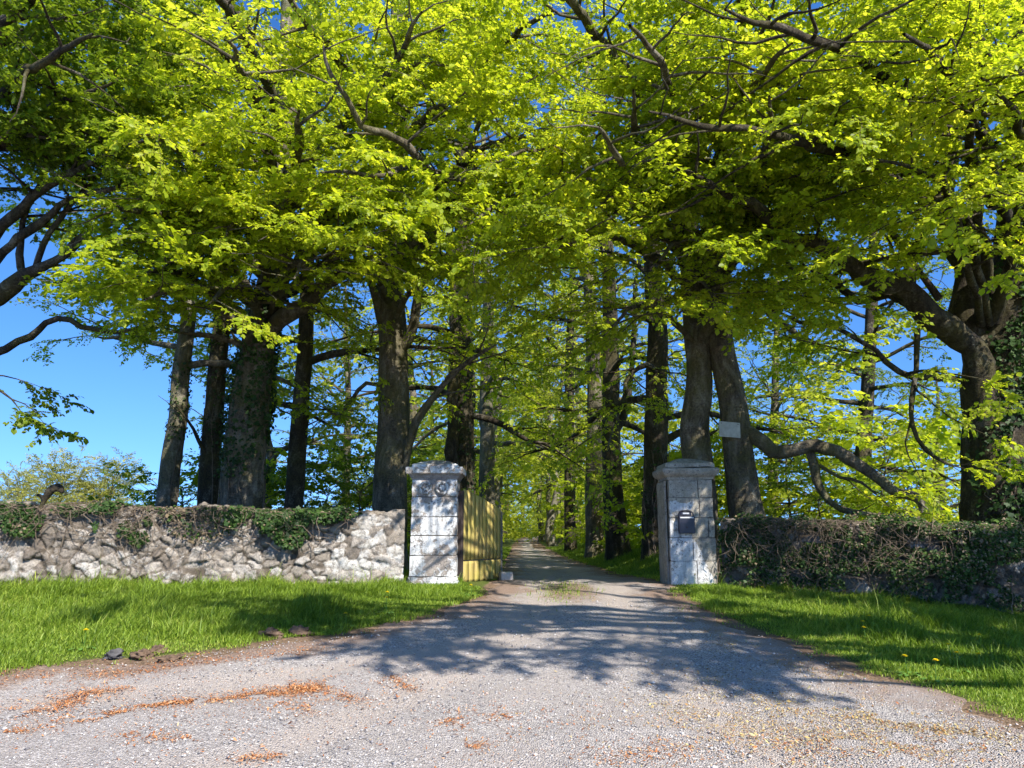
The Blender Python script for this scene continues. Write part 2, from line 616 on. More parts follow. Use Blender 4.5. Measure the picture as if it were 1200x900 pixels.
# ------------------------------------------------------------------ gravel drive
def gravel_sheet():
    mb = MB()
    tp = [np.array(p) for p in ([(-3.2, 3.4), (-1.6, 5.4), (-.6, 7.5), (.3, 10), (.75, 14), (.65, 22), (.8, 40), (1., 70)],
                                [(2.2, 3), (1.7, 6), (1.5, 9), (1.75, 14), (1.6, 22), (1.5, 40), (1.5, 70)],
                                [(-9, 6.4), (-5, 6.3), (-2.5, 7.2), (-.6, 8.6), (.4, 11)])]

    def block(xs, ys):
        x, y, q = grid(xs, ys)
        P = np.column_stack([x, y])
        d = sdist(P, road_poly) + .22 * fbm(P, 1.6, 31, 4) * np.clip(1.2 - np.abs(0), 0, 1)
        keep = (d[q] > -.25).all(1)
        z = terr(x, y) + np.clip(d * .12, -.05, .014)
        # shallow ruts along the tracks
        tr = np.zeros(len(x))
        for t in tp:
            dd = np.full(len(x), 9.)
            for a, b in zip(t[:-1], t[1:]):
                ab = b - a
                s = np.clip(((P - a) @ ab) / (ab @ ab), 0, 1)
                qv = P - (a + s[:, None] * ab)
                dd = np.minimum(dd, np.hypot(qv[:, 0], qv[:, 1]))
            tr = np.maximum(tr, np.exp(-(dd / .33) ** 2))
        z -= tr * .015
        inside = sm(12.5, 15, y)
        dirt = np.clip(1.0 - np.clip(d, 0, 9) * .95, 0, 1) * (1 - .1 * inside)
        dirt = np.maximum(dirt, inside * .42 * np.exp(-((x - 1.15) / .5) ** 2))
        patch = np.exp(-((x - .95) / .55) ** 2 - ((y - 12.6) / 1.5) ** 2)
        dirt = np.maximum(dirt, patch * .95)
        dirt = dirt * (1 - .28 * sm(1.5, 2.6, x) * sm(11, 9, y))
        lefts = sm(-1, -4, x) * sm(1.0, .2, d) * .8
        dirt = np.maximum(dirt, lefts)
        used = np.unique(q[keep])
        mp = np.full(len(x), -1)
        mp[used] = np.arange(len(used))
        mb.add(np.column_stack([x, y, z])[used], mp[q[keep]], dirt=dirt[used], track=tr[used])

    block(np.arange(-11, 9.001, .05), np.arange(2.0, 14.001, .05))
    block(np.arange(-4, 6.001, .1), np.concatenate([np.arange(14.0, 30, .12), np.arange(30, 104, .5)]))
    block(np.concatenate([np.arange(-60, -11, 2), [-11.0]]), np.concatenate([np.arange(-40, 2, 2), np.arange(2, 8, .2)]))
    block(np.concatenate([[9.0], np.arange(10, 60, 2)]), np.concatenate([np.arange(-40, 2, 2), np.arange(2, 8, .2)]))
    block(np.arange(-11, 9.001, .5), np.concatenate([np.arange(-40, 2, 2), [2.0]]))
    return mb.build('gravel_drive', M['gravel'], None, True)


tag(gravel_sheet(), 'pale grey gravel drive running through the gateway', 'drive', kind='structure')

# ------------------------------------------------------------------ foreground pebbles and litter (nobody could count them)
OCT_V = np.array([(1, 0, 0), (-1, 0, 0), (0, 1, 0), (0, -1, 0), (0, 0, 1), (0, 0, -1)], float)
OCT_F = np.array([(0, 2, 4), (2, 1, 4), (1, 3, 4), (3, 0, 4), (2, 0, 5), (1, 2, 5), (3, 1, 5), (0, 3, 5)])


def scatter_ground(n, xr, yr, fn):
    P = np.column_stack([rng.uniform(*xr, n), rng.uniform(*yr, n)])
    return P[fn(P)]


P = scatter_ground(52000, (-6.5, 5.2), (3.6, 11.5), lambda P: (sdist(P, road_poly) > .05) & (rng.random(len(P)) < np.clip((8.5 / P[:, 1]) ** 2 * .55, 0, 1) * (.35 + .65 * (fbm(P, 1.1, 77, 3) > -.15))))
n = len(P)
sz = rng.lognormal(math.log(.0058), .38, n)
ang = rng.uniform(0, 6.28, n)
V = OCT_V[None] * (sz[:, None, None] * np.stack([np.ones(n) * 1.25, np.ones(n), np.full(n, .7)], -1)[:, None, :]) * rng.uniform(.7, 1.3, (n, 6, 1))
c, s = np.cos(ang)[:, None], np.sin(ang)[:, None]
V = np.stack([V[..., 0] * c - V[..., 1] * s, V[..., 0] * s + V[..., 1] * c, V[..., 2]], -1)
V += np.column_stack([P, terr(P[:, 0], P[:, 1]) + .014 + sz * .25])[:, None, :]
mb = MB()
mb.add(V.reshape(-1, 3), (OCT_F[None] + np.arange(n)[:, None, None] * 6).reshape(-1, 3))
tag(mb.build('loose_gravel', M['pebble']), 'loose grey pebbles scattered over the gravel drive', 'gravel', kind='stuff')


def flakes(P, size, lift, name, mat, label, cat):
    n = len(P)
    a = rng.uniform(0, 6.28, n)
    sz = size * rng.lognormal(0, .35, n)
    ti = rng.normal(0, .35, (n, 2))
    q = np.array([(-1, 0), (0, -.38), (1, 0), (0, .38)])
    V = q[None] * sz[:, None, None]
    c, s = np.cos(a)[:, None], np.sin(a)[:, None]
    x = V[..., 0] * c - V[..., 1] * s
    y = V[..., 0] * s + V[..., 1] * c
    z = x * ti[:, :1] + y * ti[:, 1:]
    V = np.stack([x, y, z], -1) + np.column_stack([P, terr(P[:, 0], P[:, 1]) + lift + np.abs(ti).max(1) * sz * .8])[:, None, :]
    mb = MB()
    mb.add(V.reshape(-1, 3), (np.array([[0, 1, 2], [0, 2, 3]])[None] + np.arange(n)[:, None, None] * 4).reshape(-1, 3))
    return tag(mb.build(name, mat), label, cat, kind='stuff')


def px_cloud(specs):
    """specs: pixel-space segments (x0,y0,x1,y1,width,count) laid on the ground."""
    out = []
    for x0, y0, x1, y1, w, k in specs:
        a, b = ground_at(x0, y0)[:2], ground_at(x1, y1)[:2]
        t = rng.random(k)
        k = int(k * .95)
        t = t[:k]
        p = a + t[:, None] * (b - a) + rng.normal(0, 1, (k, 2)) * w * rng.lognormal(.3, .75, (k, 1))
        out.append(p)
    P = np.vstack(out)
    m = fbm(P, 5.0, 91, 3) > -.35
    return P[m & (sdist(P, road_poly) > -.1)]


Pl = px_cloud([(60, 835, 110, 812, .10, 2200), (110, 815, 150, 808, .05, 500), (0, 838, 45, 836, .05, 700), (0, 863, 30, 860, .05, 500), (115, 842, 145, 836, .05, 700), (160, 830, 230, 826, .04, 800), (180, 828, 225, 825, .05, 800),
               (230, 826, 300, 817, .05, 1100), (300, 816, 375, 808, .08, 2600), (340, 806, 372, 812, .07, 1400), (330, 826, 370, 838, .10, 700), (385, 815, 425, 826, .08, 700), (455, 795, 485, 812, .05, 700), (150, 862, 240, 878, .07, 900), (60, 848, 110, 846, .06, 300), (280, 893, 340, 887, .05, 600), (515, 838, 530, 852, .06, 500), (540, 883, 565, 876, .05, 500), (560, 835, 600, 845, .08, 400),
               (0, 800, 200, 784, .14, 2200), (200, 784, 380, 762, .12, 1800), (0, 850, 600, 850, .45, 1500), (600, 850, 1000, 880, .45, 1600), (900, 880, 1150, 880, .3, 1500), (700, 895, 800, 880, .12, 900)])
flakes(Pl, .0085, .018, 'bud_scale_litter', M['litter'], 'rusty orange bud scale litter drifted over the gravel', 'leaf litter')
Pl = px_cloud([(780, 830, 900, 870, .3, 2600), (830, 800, 1000, 850, .35, 3400), (900, 860, 1100, 880, .3, 3400), (800, 720, 860, 760, .18, 1500), (850, 760, 1000, 800, .2, 1800), (1000, 840, 1190, 870, .14, 2600), (640, 690, 690, 705, .25, 1100), (600, 660, 700, 660, .6, 1500)])
flakes(Pl, .0085, .018, 'dry_flower_litter', M['litter2'], 'brown and olive flower litter on the right side of the gravel', 'leaf litter')

# ------------------------------------------------------------------ walls
LW = np.array([(-17, 9.2), (-12, 10.4), (-8.3, 11.55), (-4.5, 12.6), (-1.86, 13.12)])
RW = np.array([(3.62, 13.15), (4.6, 12.6), (6.2, 11.7), (7.8, 11.0), (10, 10.2), (15, 8.8)])


def rubble_wall(name, path, heights, thick, label, res=.022, seed=3, lime=.27, bulge=.036, end_lime=None, smooth_end=0):
    path = np.asarray(path)
    seg = np.hypot(*np.diff(path, axis=0).T)
    cum = np.concatenate([[0], np.cumsum(seg)])
    L = cum[-1]
    nu = int(L / res)
    u = np.linspace(0, L, nu)
    px = np.interp(u, cum, path[:, 0])
    py = np.interp(u, cum, path[:, 1])
    k = np.ones(25) / 25
    tx, ty = np.gradient(px), np.gradient(py)
    ln = np.hypot(tx, ty)
    tx, ty = tx / ln, ty / ln
    nx, ny = ty, -tx
    h = np.interp(u, heights[0], heights[1]) + .05 * fbm(np.column_stack([u, u * 0]), 1.3, seed, 3)
    zb = terr(px, py) - .2
    H = float(h.max()) + .2
    nv, nt = int(H / res), 8
    r = np.random.default_rng(seed)
    # stone centres in rough courses
    cs = []
    v = 0.
    while v < H + .3:
        ch = r.uniform(.09, .19)
        x = r.uniform(-.2, 0)
        while x < L + .3:
            w = r.uniform(.08, .32)
            cs.append((x + w / 2 + r.normal(0, .03), v + ch / 2 + r.normal(0, .055)))
            x += w
        v += ch
    cs = np.array(cs)
    tint_c = r.random(len(cs))
    lime_c = r.random(len(cs))
    dep_c = r.normal(0, .018, len(cs))
    V = np.linspace(0, 1, nv)
    UU, VV = np.meshgrid(u, V)
    HH = np.interp(UU.ravel(), u, h + .2).reshape(UU.shape)
    vv = VV * HH
    Q = np.column_stack([UU.ravel(), vv.ravel()])
    Qw = Q + .05 * np.column_stack([fbm(Q, 5, seed, 3), fbm(Q, 5, seed + 1, 3)])
    f1 = np.full(len(Q), 9.); f2 = f1.copy(); idx = np.zeros(len(Q), int)
    order = np.argsort(cs[:, 0])
    # chunk by column windows
    colsz = 200
    for a in range(0, nu, colsz):
        m = (Q[:, 0] >= u[a] - 1e-9) & (Q[:, 0] <= u[min(a + colsz, nu) - 1] + 1e-9)
        near = np.where((cs[:, 0] > u[a] - .8) & (cs[:, 0] < u[min(a + colsz, nu) - 1] + .8))[0]
        D = np.abs(Qw[m][:, None, :] - cs[near][None])
        D = ((D[..., 0] * .78) ** 2.4 + (D[..., 1] * 1.15) ** 2.4) ** (1 / 2.4)
        o = np.argpartition(D, 1, axis=1)[:, :2]
        d2 = np.take_along_axis(D, o, 1)
        sw = d2[:, 0] > d2[:, 1]
        f1[m] = np.where(sw, d2[:, 1], d2[:, 0])
        f2[m] = np.where(sw, d2[:, 0], d2[:, 1])
        idx[m] = near[np.where(sw, o[:, 1], o[:, 0])]
    e = f2 - f1
    disp = bulge * sm(0, .034, e) + dep_c[idx] + .02 * fbm(Q, 9, seed + 5, 4)
    gap = (1 - sm(.006, .026, e)) * sm(-.8, .2, fbm(Q, 2.5, seed + 3, 2) + .1)
    plast = 0
    if smooth_end:
        plast = sm(L - smooth_end, L - smooth_end * .5, Q[:, 0] + .3 * fbm(Q, 2, 4, 2))
        disp = disp * (1 - .35 * plast) + .012 * plast
        gap = gap * (1 - .45 * plast)
    lm = lime + .5 * (lime_c[idx] - .5) + .10 * fbm(Q, 1.2, seed + 8, 2) + .06 * (1 - vv.ravel() / H) + .2 * plast
    topd = disp.reshape(nv, nu)[-1]
    bx = np.interp(Q[:, 0], u, px); by = np.interp(Q[:, 0], u, py)
    bnx = np.interp(Q[:, 0], u, nx); bny = np.interp(Q[:, 0], u, ny)
    bz = np.interp(Q[:, 0], u, zb)
    batter = -.06 * (vv.ravel() / H)
    front = np.column_stack([bx + bnx * (disp + batter), by + bny * (disp + batter), bz + Q[:, 1]])
    # top and back
    rows = [front.reshape(nv, nu, 3)]
    tl = np.linspace(0, 1, nt + 1)[1:]
    uu2 = np.column_stack([np.tile(u, nt), np.repeat(tl * thick, nu)])
    tz = .07 * fbm(uu2, 4, seed + 12, 3).reshape(nt, nu) + .03 * np.sin(tl * math.pi)[:, None]
    top = np.stack([px[None] - nx[None] * tl[:, None] * thick, py[None] - ny[None] * tl[:, None] * thick, (zb + h + .2)[None] + tz], -1)
    back = np.stack([px - nx * thick, py - ny * thick, zb], -1)[None]
    A = np.concatenate([rows[0], top, back])
    nr = A.shape[0]
    i = np.arange(nr - 1)[:, None] * nu
    j = np.arange(nu - 1)[None, :]
    Qd = np.stack([i + j, i + j + 1, i + nu + j + 1, i + nu + j], -1).reshape(-1, 4)
    def ext(arr, fill):
        return np.concatenate([arr.reshape(nv, nu), np.tile(arr.reshape(nv, nu)[-1] * 0 + fill, (nt + 1, 1))]).ravel()
    mb = MB()
    mb.add(A.reshape(-1, 3), Qd, tint=ext(tint_c[idx], .3), gap=ext(gap * .95, 0), lime=ext(lm, .1))
    # end caps
    for col in (0, nu - 1):
        ids = np.arange(nr) * nu + col
        ring = A[:, col]
        cen = ring.mean(0)
        mb.add(np.vstack([ring, cen]), np.array([(q, (q + 1) % nr, nr) for q in range(nr)]), tint=.3, gap=0, lime=lm.mean())
    o = mb.build(name, M['rubble'], None, True)
    tag(o, label, 'wall')
    return o, (u, px, py, nx, ny, zb + .2, h)


lwall, LWd = rubble_wall('stone_wall', LW, ([0, 8, 12.5, 16.0], [1.33, 1.30, 1.24, 1.18]), .45,
                         'pale lichened rubble stone wall left of the gateway, partly topped with ivy', seed=3, smooth_end=1.4)
rwall, RWd = rubble_wall('stone_wall', RW, ([0, 3, 6, 12], [1.12, 1.12, 1.18, 1.2]), .45,
                         'dark stone wall right of the gateway buried under ivy', seed=21, lime=.2)


# ------------------------------------------------------------------ ivy leaves
IV = np.array([(0, 0, 0), (-.42, .18, .05), (-.5, .52, .0), (-.18, .62, .05), (0, 1, -.08), (.18, .62, .05), (.5, .52, 0), (.42, .18, .05)])
IVF = np.array([(0, 1, 2, 3), (0, 3, 4, 5), (0, 5, 6, 7)])


def leaves_on(pos, nrm, size, mb, tmpl=IV, faces=IVF, spread=.6, droop=.5):
    n = len(pos)
    nrm = nrm + rng.normal(0, spread, (n, 3))
    nrm /= np.linalg.norm(nrm, axis=1)[:, None]
    dn = rng.normal(0, .7, (n, 3)) + np.array([0, 0, -droop])
    y = dn - nrm * (dn * nrm).sum(1)[:, None]
    y /= np.linalg.norm(y, axis=1)[:, None] + 1e-9
    x = np.cross(y, nrm)
    sz = size * rng.lognormal(0, .3, n)
    V = pos[:, None] + sz[:, None, None] * (tmpl[None, :, :1] * x[:, None] + tmpl[None, :, 1:2] * y[:, None] + tmpl[None, :, 2:] * nrm[:, None])
    mb.add(V.reshape(-1, 3), (faces[None] + np.arange(n)[:, None, None] * len(tmpl)).reshape(-1, faces.shape[1]))


def wall_pts(Wd, uu, vv, off):
    u, px, py, nx, ny, z0, h = Wd
    f = lambda a: np.interp(uu, u, a)
    hh = f(h)
    over = np.clip(vv - hh, 0, None)
    vz = np.minimum(vv, hh)
    back = np.clip(over, 0, .5)
    X = f(px) + f(nx) * (off - back)
    Y = f(py) + f(ny) * (off - back)
    return np.column_stack([X, Y, f(z0) + vz + np.minimum(over * .7, off * .5)]), np.column_stack([f(nx), f(ny), np.where(over > 0, 1.2, .25)])


def wander_vine(Wd, u0, v0, length, r, off=.08, up=True):
    n = max(4, int(length / .07))
    a = rng.uniform(0, 6.28)
    uu, vv = [u0], [v0]
    for k in range(n):
        a += rng.normal(0, .38)
        hm = float(np.interp(uu[-1], Wd[0], Wd[6])) + .10
        uu.append(uu[-1] + .07 * math.cos(a))
        vv.append(min(max(.03, vv[-1] + .07 * math.sin(a)), hm))
        if vv[-1] >= hm: a = -abs(a % 3.14) - .2
    uu, vv = np.array(uu), np.array(vv)
    o = off * (.55 + .9 * np.abs(fbm(np.column_stack([uu * 2 + u0 * 7, vv * 2 + rng.uniform(0, 50)]), 1., 5, 2)))
    p, _ = wall_pts(Wd, uu, vv, o)
    return tube(p, np.linspace(r, r * .45, len(p)), 5)


def ivy_patch(name, Wd, blobs, nleaf, label, cat, size=.045, nv=30, depth=.14, dry=.15, vine_r=.007, off0=.05):
    """blobs: (u, v, ru, rv, weight); leaf cloud on the wall face."""
    b = np.array(blobs, float)
    u, px, py, nx, ny, z0, h = Wd
    pk = rng.choice(len(b), nleaf, p=b[:, 4] / b[:, 4].sum())
    rad = np.sqrt(rng.random(nleaf)); th = rng.uniform(0, 6.28, nleaf)
    uu = b[pk, 0] + rad * np.cos(th) * b[pk, 2]
    vv = np.abs(b[pk, 1] + rad * np.sin(th) * b[pk, 3])
    P = np.column_stack([uu, vv])
    keep = fbm(P, 3.2, 13, 3) > -.42
    uu, vv = uu[keep], vv[keep]
    P = P[keep]
    k = len(uu)
    lump = np.clip(.55 + .8 * fbm(P, 2.2, 51, 3), .05, 1.6)
    off = off0 + depth * lump * rng.random(k) ** .6
    pos, nrm = wall_pts(Wd, uu, vv, off)
    j0 = np.argmin(np.abs(u - b[0, 0]))
    base = np.array([px[j0], py[j0], z0[j0]])
    t = thing(name, label, cat, base)
    isdry = rng.random(k) < dry
    m1, m2, m3 = MB(), MB(), MB()
    leaves_on(pos[~isdry] - base, nrm[~isdry], size, m1)
    m1.build('foliage', M['ivy'], t)
    if isdry.any():
        leaves_on(pos[isdry] - base, nrm[isdry], size * .8, m2)
        tag(m2.build('dead_foliage', M['ivy_dry'], t), 'dry brown dead leaves')
    for q in range(nv):
        z = rng.choice(len(b), p=b[:, 4] / b[:, 4].sum())
        V, Qd = wander_vine(Wd, b[z, 0] + rng.normal(0, .5) * b[z, 2], max(.05, b[z, 1] + rng.normal(0, .5) * b[z, 3]), rng.uniform(.3, 1.5), vine_r * rng.lognormal(0, .35), off0 + depth * rng.uniform(.5, 1.1))
        m3.add(V - base, Qd)
    m3.build('stems', M['vine'], t, True)
    return t


def u_of(Wd, px_):
    """distance along the wall at which it passes photo column px_."""
    u, px, py = Wd[0], Wd[1], Wd[2]
    s = 600 + px * F / (py * math.cos(PITCH))
    return float(np.interp(px_, s, u)) if s[-1] > s[0] else float(np.interp(-px_, -s, u))


lu = lambda p: u_of(LWd, p)
ivy_patch('ivy', LWd, [(lu(12), 1.28, .5, .16, 2), (lu(28), 1.1, .28, .28, 1.6), (lu(-60), 1.2, .8, .3, 2)], 3000, 'bushy green ivy at the far left end of the pale wall', 'ivy', dry=.12, nv=36, vine_r=.0045)
ivy_patch('ivy', LWd, [(lu(140), 1.1, .42, .3, 2), (lu(165), 1.0, .2, .36, 1), (lu(100), 1.25, .4, .12, .8)], 2200, 'dark green ivy on the pale wall below the pale leaning trunk', 'ivy', dry=.08, nv=40, vine_r=.0045)
ivy_patch('ivy', LWd, [(lu(300), 1.12, .5, .26, 2.2), (lu(340), .98, .32, .36, 1.6), (lu(375), 1.22, .4, .16, 1.6), (lu(400), 1.3, .3, .16, .7)], 5200, 'thick dark green ivy over the top of the pale wall nearest the gate', 'ivy', dry=.1, nv=30, vine_r=.0045, depth=.22)
ivy_patch('bramble', LWd, [(lu(210), 1.25, 1.1, .22, 2), (lu(235), 1.0, .5, .3, 1), (lu(60), 1.3, .9, .12, 1)], 1300, 'tangle of dry brown vines along the top of the pale wall', 'vines', dry=.5, nv=120, vine_r=.0042, depth=.1)
ru = lambda p: u_of(RWd, p)
blob = []
for k in range(34):
    uu = -.0 + k * .3
    for v in (.25, .6, .95, 1.18):
        blob.append((uu + rng.normal(0, .1), v + rng.normal(0, .06), .38, .26, 1.0 if v > .4 else .55))
ivy_patch('ivy_hedge', RWd, [(x[0] + .25,) + x[1:] for x in blob], 74000, 'dense dark ivy hedge smothering the wall right of the gateway', 'hedge', size=.037, nv=900, depth=.34, dry=.30, vine_r=.0036, off0=.05)


# ------------------------------------------------------------------ pillars
def rough_block(mb, x0, x1, y0, y1, z0, z1, taper=0., seg=.045, amp=.005, bev=.012, seed=0, **attr):
    """a stone block: gridded box with worn edges."""
    def ax(a, b): return np.linspace(a, b, max(2, int((b - a) / seg) + 1))
    xs, ys, zs = ax(x0, x1), ax(y0, y1), ax(z0, z1)
    out = []
    def face(A, B, fn):
        a, b, q = grid(A, B)
        out.append((fn(a, b), q))
    face(xs, zs, lambda a, b: np.column_stack([a, a * 0 + y0, b]))
    face(xs[::-1], zs, lambda a, b: np.column_stack([a, a * 0 + y1, b]))
    face(ys[::-1], zs, lambda a, b: np.column_stack([a * 0 + x0, a, b]))
    face(ys, zs, lambda a, b: np.column_stack([a * 0 + x1, a, b]))
    face(xs, ys, lambda a, b: np.column_stack([a, b, a * 0 + z1]))
    face(xs, ys[::-1], lambda a, b: np.column_stack([a, b, a * 0 + z0]))
    c = np.array([(x0 + x1) / 2, (y0 + y1) / 2, (z0 + z1) / 2])
    hx = np.array([(x1 - x0) / 2, (y1 - y0) / 2, (z1 - z0) / 2])
    for V, q in out:
        d = V - c
        e = hx[None] - np.abs(d)
        # pull edges in (worn corners)
        near = (e < bev * 2.2).sum(1) >= 2
        Vn = V - np.sign(d) * bev * near[:, None] * (e < bev * 2.2) * (1 + .8 * vnoise(V, 9, seed)[:, None])
        nz = amp * np.column_stack([vnoise(V, 8, seed + 1), vnoise(V, 8, seed + 2), vnoise(V, 8, seed + 3)])
        Vn = Vn + nz
        at_ = {k: (f(V) if callable(f) else f) for k, f in attr.items()}
        mb.add(Vn, q, **at_)


def square_lathe(mb, prof, seed=0, n=14, amp=.004, **attr):
    """square rings (half width, z) stacked."""
    rings = []
    t = np.linspace(-1, 1, n, endpoint=False)
    sq = np.concatenate([np.column_stack([t, -np.ones(n)]), np.column_stack([np.ones(n), t]), np.column_stack([-t, np.ones(n)]), np.column_stack([-np.ones(n), -t])])
    for w, z in prof:
        rings.append(np.column_stack([sq * w, np.full(len(sq), z)]))
    V = np.concatenate(rings)
    k = len(sq)
    i = np.arange(len(prof) - 1)[:, None] * k
    j = np.arange(k)[None]
    Q = np.stack([i + j, i + (j + 1) % k, i + k + (j + 1) % k, i + k + j], -1).reshape(-1, 4)
    V = V + amp * np.column_stack([vnoise(V, 7, seed + 1), vnoise(V, 7, seed + 2), vnoise(V, 7, seed + 3)]) + 2.2 * amp * np.column_stack([vnoise(V, 2.5, seed + 4)] * 3) * np.array([0, 0, 1])
    mb.add(V, Q, **{kk: (f(V) if callable(f) else f) for kk, f in attr.items()})


def dense_prof(p, step=.02):
    out = []
    for (a, b), (c, d) in zip(p[:-1], p[1:]):
        m = max(1, int(math.hypot(c - a, d - b) / step))
        out += [(a + (c - a) * q / m, b + (d - b) * q / m) for q in range(m)]
    return out + [p[-1]]


# left pillar
lc = at(507, 676, 13.0)
LPX, LPY = lc[0], 13.0 + .40
LPZ = float(terr(np.array([LPX]), np.array([13.0]))[0])
lp = thing('gate_pillar', 'white limewashed stone gate pillar carrying the yellow wooden gate', 'gate pillar', (LPX, LPY, LPZ))
pnt = lambda V: .585 + .30 * vnoise(V, 2.3, 8) - .10 * sm(1.2, 1.75, V[:, 2]) - .16 * sm(.2, .4, V[:, 0]) * sm(.5, .9, V[:, 2]) * (1 - sm(1.15, 1.3, V[:, 2]))
mb = MB()
rough_block(mb, -.45, .45, -.45, .45, -.15, .17, seed=1, paint=lambda V: .62 + .2 * vnoise(V, 3, 4), bev=.03, amp=.012, joint=0)
mb.build('plinth', M['pillar_white'], lp, 'sharp')
mb = MB()
zc = [.145, .50, .83, 1.15, 1.49, 1.80]
for a, b in zip(zc[:-1], zc[1:]):
    w = .405 - .008 * a
    rough_block(mb, -w, w, -w, w, a + .003, b - .003, seed=int(a * 100), paint=pnt, bev=.006, amp=.007, joint=0)
rough_block(mb, -.385, .385, -.385, .385, .1, 1.8, seed=5, joint=1, paint=0, seg=.2)
mb.build('shaft', M['pillar_white'], lp, True)
mb = MB()
square_lathe(mb, dense_prof([(.0, 1.795), (.40, 1.795), (.405, 1.82), (.42, 1.825), (.425, 1.85), (.45, 1.875), (.455, 1.885), (.492, 1.888), (.496, 1.995), (.49, 2.003), (.0, 2.003)]), seed=4, paint=lambda V: .30 + .12 * vnoise(V, 4, 4) + .26 * (V[:, 2] > 1.89), joint=0, amp=.0025)
mb.build('cornice', M['pillar_white'], lp, 'sharp')
mb = MB()
square_lathe(mb, dense_prof([(.405, 1.995), (.40, 2.045), (.385, 2.055), (.22, 2.12), (.08, 2.155), (.0, 2.16)], .03), seed=9, paint=lambda V: .52 + .3 * vnoise(V, 4, 4), joint=0, amp=.004)
mb.build('capstone', M['pillar_white'], lp, 'sharp')
for sx in (-.15, .135):
    mb = MB()
    ang = np.linspace(0, 2 * math.pi, 25)
    ring = np.column_stack([sx + .095 * np.cos(ang), np.full(25, -.412), 1.64 + .095 * np.sin(ang)])
    V, Q = tube(ring, np.full(25, .024), 8)
    mb.add(V, Q, paint=.50, joint=0)
    for q in range(6):
        a0 = q * math.pi / 3
        pet = np.column_stack([sx + np.linspace(0, .06, 5) * math.cos(a0), np.full(5, -.405), 1.64 + np.linspace(0, .06, 5) * math.sin(a0)])
        V, Q = tube(pet, np.array([.012, .018, .022, .018, .008]), 6)
        mb.add(V, Q, paint=.45, joint=0)
    mb.build('rosette', M['pillar_white'], lp, True)

# right pillar
RPX = at(814, 670, 13.0)[0]
RPY = 13.0 + .40
RPZ = float(terr(np.array([RPX]), np.array([13.0]))[0])
rp = thing('gate_pillar', 'grey stone gate pillar with peeling white paint and a dark blue letter box', 'gate pillar', (RPX, RPY, RPZ))


def rpaint(V):
    x, z = V[:, 0], V[:, 2]
    fr = (V[:, 1] < -.3).astype(float)
    low = sm(.12, -.12, x - (.34 - .42 * np.clip(z, 0, 1) ** 1.2)) * sm(.98, .86, z)
    upp = sm(.1, -.1, x + .02 - .1 * sm(1.1, 1.4, z)) * sm(.8, .95, z) * sm(1.52, 1.36, z)
    upp = upp * (.62 - .15 * sm(1.0, 1.1, z) * sm(1.3, 1.2, z))
    return fr * np.maximum(low * .92, upp)


mb = MB()
zc = [-.15, .40, .79, 1.13, 1.47, 1.79]
splits = [[.05], [.0], [.28], [.14], [.13]]
for k, (a, b) in enumerate(zip(zc[:-1], zc[1:])):
    w = .395 - .012 * a
    xs = [-w] + splits[k] + [w]
    for c0, c1 in zip(xs[:-1], xs[1:]):
        rough_block(mb, c0 + (.002 if c0 > -w else 0), c1 - (.002 if c1 < w else 0), -w, w, a + .002, b - .002, seed=int(a * 100 + c0 * 50 + 60), paint=rpaint, bev=.004, amp=.005, joint=0)
rough_block(mb, -.368, .368, -.368, .368, -.1, 1.79, seed=5, joint=1, paint=0, seg=.2)
mb.build('shaft', M['pillar_grey'], rp, True)
mb = MB()   # corner pilaster strip on the drive side
rough_block(mb, -.45, -.398, -.30, .38, -.12, 1.77, seed=71, paint=.1, joint=0, bev=.012)
mb.build('pilaster', M['pillar_grey'], rp, 'sharp')
mb = MB()
square_lathe(mb, dense_prof([(0, 1.785), (.40, 1.785), (.405, 1.82), (.42, 1.835), (.445, 1.85), (.47, 1.875), (.488, 1.91), (.492, 1.94), (.488, 1.97), (.47, 1.985), (0, 1.995)]), seed=14, paint=.1, joint=0, amp=.003)
mb.build('cornice', M['pillar_grey'], rp, 'sharp')
mb = MB()
square_lathe(mb, dense_prof([(.43, 1.985), (.42, 2.05), (.40, 2.065), (.24, 2.13), (.09, 2.165), (0, 2.17)], .03), seed=19, paint=.1, joint=0, amp=.009)
mb.build('capstone', M['pillar_grey'], rp, 'sharp')


def box(mb, x0, x1, y0, y1, z0, z1, **attr):
    rough_block(mb, x0, x1, y0, y1, z0, z1, seg=max(x1 - x0, y1 - y0, z1 - z0) / 3, amp=0, bev=.004, **attr)


def rbox(name, x0, x1, y0, y1, z0, z1, mat, parent, bev=.006, seg=3):
    import bmesh
    bm = bmesh.new()
    bmesh.ops.create_cube(bm, size=1)
    for v in bm.verts:
        v.co = Vector(((x0 + x1) / 2 + v.co.x * (x1 - x0), (y0 + y1) / 2 + v.co.y * (y1 - y0), (z0 + z1) / 2 + v.co.z * (z1 - z0)))
    bmesh.ops.bevel(bm, geom=bm.edges[:], offset=bev, segments=seg, affect='EDGES', profile=.5)
    me = bpy.data.meshes.new(name)
    bm.to_mesh(me); bm.free()
    me.materials.append(mat)
    o = bpy.data.objects.new(name, me)
    COL.objects.link(o)
    o.parent = parent
    return o


